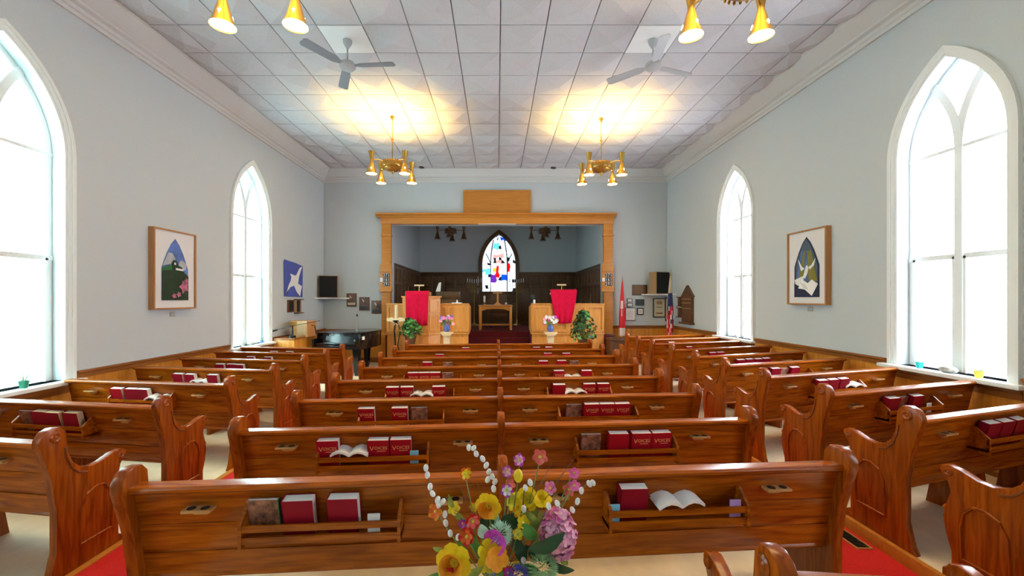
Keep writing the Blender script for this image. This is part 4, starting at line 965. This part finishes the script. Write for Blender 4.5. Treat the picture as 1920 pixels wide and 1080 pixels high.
# ------------------------------------------------------------------ chandeliers and fans
def chandelier(name, lit):
    t = link(name, None)                                # origin at the ceiling
    H = {True: (-1.02, -.88), False: (-1.02, -.88)}[lit]
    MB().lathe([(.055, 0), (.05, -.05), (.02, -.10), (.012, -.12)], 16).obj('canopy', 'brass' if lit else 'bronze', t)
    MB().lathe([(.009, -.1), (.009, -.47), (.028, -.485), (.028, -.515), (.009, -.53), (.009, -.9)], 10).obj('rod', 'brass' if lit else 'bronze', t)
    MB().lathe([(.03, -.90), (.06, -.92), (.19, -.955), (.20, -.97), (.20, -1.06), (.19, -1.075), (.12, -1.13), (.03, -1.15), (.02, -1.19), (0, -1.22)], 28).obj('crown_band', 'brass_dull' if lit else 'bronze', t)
    b = MB()
    for k in range(24):
        a = 2 * PI * k / 24
        b.blob((.197 * math.cos(a), .197 * math.sin(a), -1.085), .014, .014, .02, 6, 4); b.blob((.197 * math.cos(a), .197 * math.sin(a), -.957), .012, .012, .016, 6, 4)
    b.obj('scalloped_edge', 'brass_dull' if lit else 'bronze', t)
    for k in range(4):
        a = PI / 4 + k * PI / 2; x_, y_ = .46 * math.cos(a), .46 * math.sin(a)
        MB().tube([(.18 * math.cos(a), .18 * math.sin(a), -1.0), (.32 * math.cos(a), .32 * math.sin(a), -.985), (x_, y_, -1.02)], .010, 6).obj('arm', 'brass' if lit else 'bronze', t)
        s_ = MB().shell([(.062, 0), (.056, -.03), (.032, -.16), (.030, -.19), (.05, -.26), (.078, -.36), (.108, -.44), (.105, -.44), (.074, -.355), (.046, -.255), (.026, -.19), (.028, -.16), (.052, -.03), (.058, 0)], 22).obj('lamp_shade', 'brass' if lit else 'bronze', t, (x_, y_, -.86))
        MB().lathe([(0, -.437), (.06, -.438), (.095, -.432), (.098, -.42), (.05, -.40), (0, -.39)], 18).obj('bulb', 'bulb' if lit else 'bulb_off', s_)
        for q in range(3):
            aa = q * 2 * PI / 3 - PI / 2 + .25; r_ = .0775
            M = Matrix.Translation((r_ * math.cos(aa), r_ * math.sin(aa), -.345)) @ Matrix.Rotation(aa + PI / 2, 4, 'Z') @ Matrix.Rotation(R(-14), 4, 'X')
            b = MB().box(-.0045, .0045, -.002, .003, -.026, .022).box(-.014, .014, -.002, .003, .002, .010)
            b.v = [tuple(M @ Vector(p)) for p in b.v]
            b.obj('cut_out_cross', 'cross_light' if lit else 'bulb_off', s_, smooth=False)  # when lit, emissive plates stand in for lamp light through the cut-outs
        if lit:
            for up in (0, 1):
                l = bpy.data.lights.new('lamp_light', 'SPOT'); l.color = (1.0, .62, .14) if up else (1.0, .74, .38); l.energy = 85 if up else 26; l.spot_size = R(138 if up else 120); l.spot_blend = .8; l.shadow_soft_size = .03
                lo = bpy.data.objects.new('lamp_light', l); C.objects.link(lo); lo.parent = t; lo.location = (x_, y_, -.83 if up else -1.33); lo.rotation_euler = (PI if up else 0, 0, 0)
    return t
ch = chandelier('chandelier', True)
for k, (x_, y_, lb) in enumerate(((-2.13, 8.20, 'lit brass chandelier with four hourglass lamps, far left over the pews'), (2.14, 8.28, 'lit brass chandelier with four hourglass lamps, far right over the pews'),
                                  (-2.13, 3.28, 'lit brass lamps of the chandelier cut off at the top left'), (2.13, 3.42, 'lit brass chandelier cut off at the top right edge'))):
    c = ch if k == 0 else copy_tree(ch)
    c.location = (x_, y_, ZC); tag(c, lb, 'chandelier', 'lit brass chandeliers')
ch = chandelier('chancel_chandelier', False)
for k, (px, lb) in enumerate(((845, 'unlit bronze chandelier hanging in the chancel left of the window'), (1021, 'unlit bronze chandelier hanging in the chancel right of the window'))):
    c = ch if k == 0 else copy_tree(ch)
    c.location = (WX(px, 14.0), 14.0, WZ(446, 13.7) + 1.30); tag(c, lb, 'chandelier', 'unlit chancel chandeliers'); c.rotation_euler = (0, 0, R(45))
for x_, y_, a0, lb, m in ((-2.159, 5.812, -4, 'three-blade grey ceiling fan over the left pews', 'fan_grey'), (2.251, 5.812, 21, 'three-blade white ceiling fan over the right pews', 'fan_white')):
    t = thing('ceiling_fan', lb, 'fan', (x_, y_, ZC), 0, 'ceiling fans')
    MB().box(-.305, .305, -.303, .303, -.008, .03).obj('mounting_plate', 'white', t, smooth=False)
    MB().lathe([(.065, -.02), (.06, -.06), (.025, -.12), (.012, -.13), (.012, -.32), (.03, -.33)], 16).obj('down_rod', 'fan_white', t)
    MB().lathe([(.03, -.32), (.10, -.34), (.115, -.365), (.115, -.40), (.09, -.425), (.03, -.435), (0, -.435)], 22).obj('motor', 'fan_white', t)
    for k in range(3):
        a = R(a0 + 120 * k)
        M = Matrix.Rotation(a, 4, 'Z') @ Matrix.Rotation(R(10), 4, 'X')
        b = MB().prism([(.10, -.02), (.2, -.065), (.66, -.075), (.69, -.05), (.69, .05), (.66, .075), (.2, .065), (.10, .02)], -.385, -.377, 'z')
        b.v = [tuple(Matrix.Translation((0, 0, -.38)) @ M @ Matrix.Translation((0, 0, .38)) @ Vector(p)) for p in b.v]
        b.obj('blade', m, t, smooth=False)
# ------------------------------------------------------------------ window-sill things
def sill_pt(side, y_): return (XL + .02, y_, SILL_L) if side == 'L' else (XR - .02, y_, SILL_R)
def sill_pot(side, y_, mat, label, twigs=True, s_=1.0):
    t = thing('sill_pot', label, 'pot', sill_pt(side, y_), group='small pots on the window sills')
    MB().lathe([(.03 * s_, 0), (.042 * s_, .07 * s_), (.045 * s_, .08 * s_), (.034 * s_, .08 * s_), (.03 * s_, .03 * s_), (0, .03 * s_)], 14).obj('pot', mat, t)
    if twigs:
        for k in range(5):
            a = k * 1.3; MB().tube([(0, 0, .05 * s_), (.03 * math.cos(a), .03 * math.sin(a), .12 * s_), (.06 * math.cos(a), .06 * math.sin(a), .16 * s_)], .003, 4).obj('sprig', 'leaf_mid', t)
    return t
def rock(side, y_, label, r=.09):
    b = MB().blob((0, 0, .035), r * .6, r, .04, 10, 6); rr = random.Random(int(y_ * 100))
    b.v = [(x + rr.uniform(-.006, .006), y + rr.uniform(-.006, .006), max(0, z + rr.uniform(-.006, .006))) for x, y, z in b.v]
    tag(b.obj('sill_rock', 'stone_grey', loc=sill_pt(side, y_)), label, 'rock', 'rocks on the window sills')
sill_pot('L', 4.28, 'pot_green', 'small green pot with sprigs on the near left window sill'); rock('L', 3.98, 'grey rock on the near left window sill')
sill_pot('L', 7.98, 'stone_grey', 'small grey pot with sprigs on the far left window sill', True, .8); rock('L', 8.25, 'small grey rock on the far left window sill', .1)
sill_pot('L', 8.6, 'blue_ceramic', 'small blue pot with sprigs on the far left window sill', True, .8)
sill_pot('R', 4.70, 'turquoise', 'small turquoise glass on the near right window sill', False, .9); rock('R', 4.40, 'grey rock on the near right window sill', .09)
sill_pot('R', 4.12, 'yellow_pale', 'small yellow-green pot with sprigs on the near right window sill', True, .9)
rock('R', 8.3, 'small grey rock on the far right window sill', .07)
# ------------------------------------------------------------------ bouquet in the foreground
BY = 1.40
t = thing('flower_stand', 'small round wooden table carrying the bouquet at the bottom edge', 'table', (0, BY, 0))
MB().lathe([(.22, .60), (.23, .61), (.23, .63), (.22, .64), (0, .64)], 24).obj('table_top', 'pew', t)
MB().lathe([(.2, 0), (.2, .02), (.06, .06), (.03, .12), (.03, .55), (.08, .60)], 16).obj('pedestal', 'pew_end', t)
bq = thing('flower_arrangement', 'colourful spring bouquet of daffodils, hydrangea and pussy willow in the foreground', 'flowers', (0, BY, .64))
MB().lathe([(.055, 0), (.08, .04), (.085, .10), (.06, .17), (.055, .20), (.065, .215), (.055, .21), (.05, .17), (0, .16)], 24).obj('vase', 'blue_ceramic', bq)
rb = random.Random(11)
KB = BY / F / 4.155
def bp(x, y, d=0.0):                                    # a point of the bouquet, in its own frame
    Y = BY + d; p = W(760 + x / 4.155, 820 + y / 4.155, Y)
    return Vector((p.x, d, p.z - .64))
BASE = Vector((0, 0, .2))
def stem_to(c, mat='stem', r=.0022, bow=.03):
    c = Vector(c); m = (BASE + c) / 2 + Vector((c.x * .25, c.y * .1, bow))
    P = [BASE * (1 - u) ** 2 + m * 2 * u * (1 - u) + c * u * u for u in [k / 7 for k in range(8)]]
    return MB().tube(P, r, 5)
def willow(pts, end_d):
    P = [bp(x, y, end_d) for x, y in pts]
    st = MB().tube([P[0] * 1.0] + P[1:] + [(P[-1] + BASE) / 2, BASE], .0022, 5).obj('willow_twig', 'twig', bq)
    for k, p in enumerate(P):
        M = Euler((rb.uniform(-.4, .4), rb.uniform(-.6, .6), 0)).to_matrix()
        MB().blob((0, 0, 0), .0088, .0088, .0125, 8, 6, M).obj('catkin', 'catkin', st, loc=p + Vector((rb.uniform(-.004, .004), -.006, 0)))
willow([(155, 232), (172, 287), (193, 378), (218, 432), (250, 480), (285, 495), (268, 520), (318, 592), (325, 660), (345, 740), (412, 770)], -.02)
willow([(500, 75), (527, 78), (557, 123), (598, 162), (633, 212), (660, 262), (643, 322), (685, 300), (702, 340), (680, 395)], .02)
willow([(1463, 348), (1425, 355), (1370, 408), (1345, 492), (1300, 558)], .0)
willow([(963, 346), (928, 388), (915, 550)], -.03)
willow([(1173, 508), (1110, 530), (928, 950)], -.05)
def flower(name, x, y, size, n, mats, d=0.0, wid=.45, lift=.25, tilt=.5, centre=None, stemmed=True, layers=1):
    c = bp(x, y, d); r = size * KB / 2; b = MB(); M = facing(rb, tilt)
    for l in range(layers):
        Rz = Matrix.Rotation(l * PI / n, 3, 'Z')
        petals(b, c + (M @ Vector((0, 0, .004 * l))), n, r * (1 - .22 * l), M @ Rz, min(l, len(mats) - 1), wid, lift + .15 * l)
    o = b.obj(name, mats, bq, ang=70)
    if centre:
        MB().blob(c + M @ Vector((0, 0, r * .2)), r * .22, r * .22, r * .3, 8, 5, M).obj('flower_centre', centre, o)
    if stemmed: stem_to(c).obj('stem', 'stem', o)
    return o, c, M, r
def daffodil(x, y, size, d, cup='orange', tilt=.3):
    o, c, M, r = flower('daffodil', x, y, size, 6, ['yellow'], d, .46, .15, tilt)
    b = MB(); n = 16; V = []
    for k, (q, z) in enumerate(((.22, .0), (.36, .28), (.46, .55), (.62, .75))):
        for i in range(n):
            a = 2 * PI * i / n; rr = r * q * (1 + (.08 * math.sin(8 * a) if k == 3 else 0))
            V.append(c + M @ Vector((rr * math.cos(a), rr * math.sin(a), r * z)))
    b.add(V, [(k * n + i, k * n + (i + 1) % n, (k + 1) * n + (i + 1) % n, (k + 1) * n + i) for k in range(3) for i in range(n)]); b.obj('trumpet', cup, o, ang=80)
daffodil(650, 530, 210, -.05, 'orange', .1)
daffodil(950, 480, 190, .02, 'yellow', .8); daffodil(1065, 490, 160, .0, 'yellow', 1.2); daffodil(850, 500, 150, .04, 'yellow_pale', .7)
daffodil(380, 975, 280, -.08, 'orange', .3); daffodil(640, 960, 180, -.04, 'yellow_pale', .6)
for x, y, s_, m1, m2, d in ((465, 275, 110, 'orange_red', 'yellow', 0), (245, 575, 130, 'orange', 'orange_red', -.02), (540, 535, 90, 'orange', 'yellow', .02), (875, 580, 90, 'orange', 'yellow', -.02),
                            (800, 268, 95, 'purple', 'pink_pale', .0), (893, 178, 105, 'purple', 'pink_pale', .02), (785, 412, 105, 'purple', 'white', -.02), (1053, 145, 130, 'coral', 'coral', .0),
                            (1310, 268, 100, 'pink', 'pink', .0), (1315, 365, 100, 'pink', 'pink', -.02), (1275, 405, 105, 'coral', 'coral', .01), (1120, 397, 110, 'pink_pale', 'pink', .0), (820, 368, 95, 'coral', 'coral', .03),
                            (515, 640, 140, 'red_petal', 'coral', -.04), (485, 772, 135, 'red_petal', 'orange_red', -.04), (1150, 585, 100, 'coral', 'pink', -.04), (450, 665, 80, 'blue_petal', 'purple', -.01),
                            (370, 550, 110, 'yellow_pale', 'yellow', 0), (910, 665, 110, 'yellow', 'yellow', -.05), (875, 755, 90, 'yellow', 'yellow_pale', -.05), (345, 1060, 80, 'red_petal', 'red_petal', -.1), (860, 1000, 70, 'yellow', 'yellow', -.08), (800, 1050, 90, 'red_petal', 'purple', -.07)):
    flower('freesia', x, y, s_, 5, [m1, m2], d, .38, .45, .7, 'yellow_pale', True, 2)
c = bp(880, 300, .01)                                   # closed yellow tulip
o = MB().blob(c, .016, .016, .024, 10, 6).obj('tulip', 'yellow', bq); stem_to(c).obj('stem', 'stem', o)
for x, y, r_, m, d in ((740, 745, .042, 'mint', -.06), (1070, 1005, .052, 'mint_green', -.07), (880, 1065, .035, 'blue_petal', -.09)):
    c = bp(x, y, d); b = MB()                           # pompon flowers: many narrow petals over a dome
    for k in range(120):
        u = (k + .5) / 120; ph = k * 2.39996; th = math.acos(1 - u * 1.25)
        dv = Vector((math.sin(th) * math.cos(ph), -math.cos(th), math.sin(th) * math.sin(ph)))
        e = dv.cross(Vector((0, 0, 1))).normalized() if abs(dv.z) < .95 else Vector((1, 0, 0)); g_ = e.cross(dv)
        tip = c + dv * r_ * 1.05
        b.add([c + dv * r_ * .45, c + dv * r_ * .8 + e * r_ * .12, tip + g_ * r_ * .1, c + dv * r_ * .8 - e * r_ * .12], [(0, 1, 2, 3)])
    o = b.obj('pompon_bloom', m, bq, smooth=False); stem_to(c).obj('stem', 'stem', o)
c = bp(1190, 750, -.03); o = link('hydrangea', None, bq)
core = MB().blob(c, .048, .045, .068, 12, 8).obj('hydrangea_core', 'pink', bq); bpy.data.objects.remove(o)
b = MB()
for k in range(170):
    u = (k + .5) / 170; ph = k * 2.39996; th = math.acos(1 - 2 * u)
    dv = Vector((math.sin(th) * math.cos(ph) * .056, math.cos(th) * .052, math.sin(th) * math.sin(ph) * .078))
    M = dv.to_track_quat('Z', 'Y').to_matrix() @ Matrix.Rotation(rb.uniform(0, 2), 3, 'Z')
    petals(b, c + dv * rb.uniform(.88, 1.1), 4, .0165, M @ Euler((rb.uniform(-.5, .5), rb.uniform(-.5, .5), 0)).to_matrix(), 0 if rb.random() < .8 else 1, .5, .2)
b.obj('florets', ['pink_pale', 'pink'], core, smooth=False)
c = bp(710, 870, -.10)                                  # the big purple and orange iris in the middle
b = MB(); petals(b, c + Vector((0, .01, .022)), 5, .042, facing(rb, .2), 0, .55, .35); petals(b, c + Vector((0, -.01, -.022)), 5, .040, facing(rb, .3), 1, .5, .3); petals(b, c + Vector((-.03, 0, -.0)), 4, .035, facing(rb, .3), 2, .5, .3)
o = b.obj('iris', ['purple', 'orange', 'yellow'], bq, ang=70); stem_to(c).obj('stem', 'stem', o)
def leaf(x, y, ln, wd, ang, mat, d=0.0, curl=.2):
    c = bp(x, y, d); L = ln * KB; w_ = wd * KB / 2; b = MB(); V = []
    D = Vector((math.cos(ang), 0, -math.sin(ang))); E = Vector((math.sin(ang), 0, math.cos(ang)))
    for k in range(7):
        u = k / 6; q = w_ * math.sin(PI * min(1, u * .93 + .05)) ** .8
        o_ = c + D * L * (u - .5) + Vector((0, -curl * L * math.sin(PI * u), 0))
        V += [o_ + E * q + Vector((0, -.003, 0)), o_, o_ - E * q + Vector((0, -.003, 0))]
    b.add(V, [(k * 3 + j, k * 3 + j + 1, k * 3 + j + 4, k * 3 + j + 3) for k in range(6) for j in range(2)]); b.obj('leaf', mat, bq, ang=80)
for a in ((810, 640, 170, 130, -.5, 'leaf_dark', -.02), (1100, 805, 290, 110, -.45, 'leaf_dark', -.09), (980, 640, 170, 110, .9, 'leaf_olive', -.03), (650, 660, 160, 110, .6, 'leaf_dark', .02), (1200, 990, 240, 70, .35, 'leaf_dark', -.04),
          (610, 730, 110, 90, 1.2, 'mint', -.05), (970, 730, 150, 100, .8, 'leaf_mid', -.06), (900, 880, 190, 90, 1.3, 'leaf_dark', -.04), (450, 850, 170, 60, 1.1, 'leaf_mid', 0), (360, 500, 120, 40, 1.2, 'leaf_olive', 0),
          (560, 830, 190, 70, 1.0, 'leaf_mid', 0), (1020, 890, 200, 90, .5, 'leaf_dark', 0), (300, 900, 140, 50, -1.0, 'leaf_dark', .02), (260, 860, 90, 40, .1, 'leaf_olive', 0), (1230, 945, 120, 55, 1.0, 'leaf_olive', -.02),
          (420, 600, 130, 50, .7, 'leaf_olive', 0), (740, 1010, 160, 80, .9, 'leaf_mid', -.05), (960, 1010, 170, 90, .3, 'leaf_mid', -.05), (520, 1040, 180, 80, -.4, 'leaf_olive', -.06), (250, 1065, 150, 70, -.3, 'leaf_mid', -.05),
          (700, 600, 150, 60, 1.3, 'mint', .03), (1060, 620, 130, 60, 1.2, 'leaf_olive', .0), (620, 1000, 150, 70, 1.2, 'leaf_olive', -.03), (1000, 560, 150, 50, 1.4, 'leaf_olive', .03), (760, 690, 150, 60, 1.5, 'leaf_mid', .03), (860, 820, 150, 70, 1.2, 'leaf_dark', .03), (640, 880, 160, 90, .2, 'leaf_dark', .04)):
    leaf(*a)
b = MB()
for x, y in ((120, 900), (440, 420), (590, 420), (1140, 200), (1320, 155), (1240, 260), (1330, 865), (400, 330), (1060, 330), (560, 350), (1090, 300)):
    p = bp(x, y, rb.uniform(-.02, .03)); m = BASE * .4 + p * .6 + Vector((0, 0, .03)); b.tube([BASE, m, p], .0009, 4)
b.obj('grass_blades', 'twig', bq)
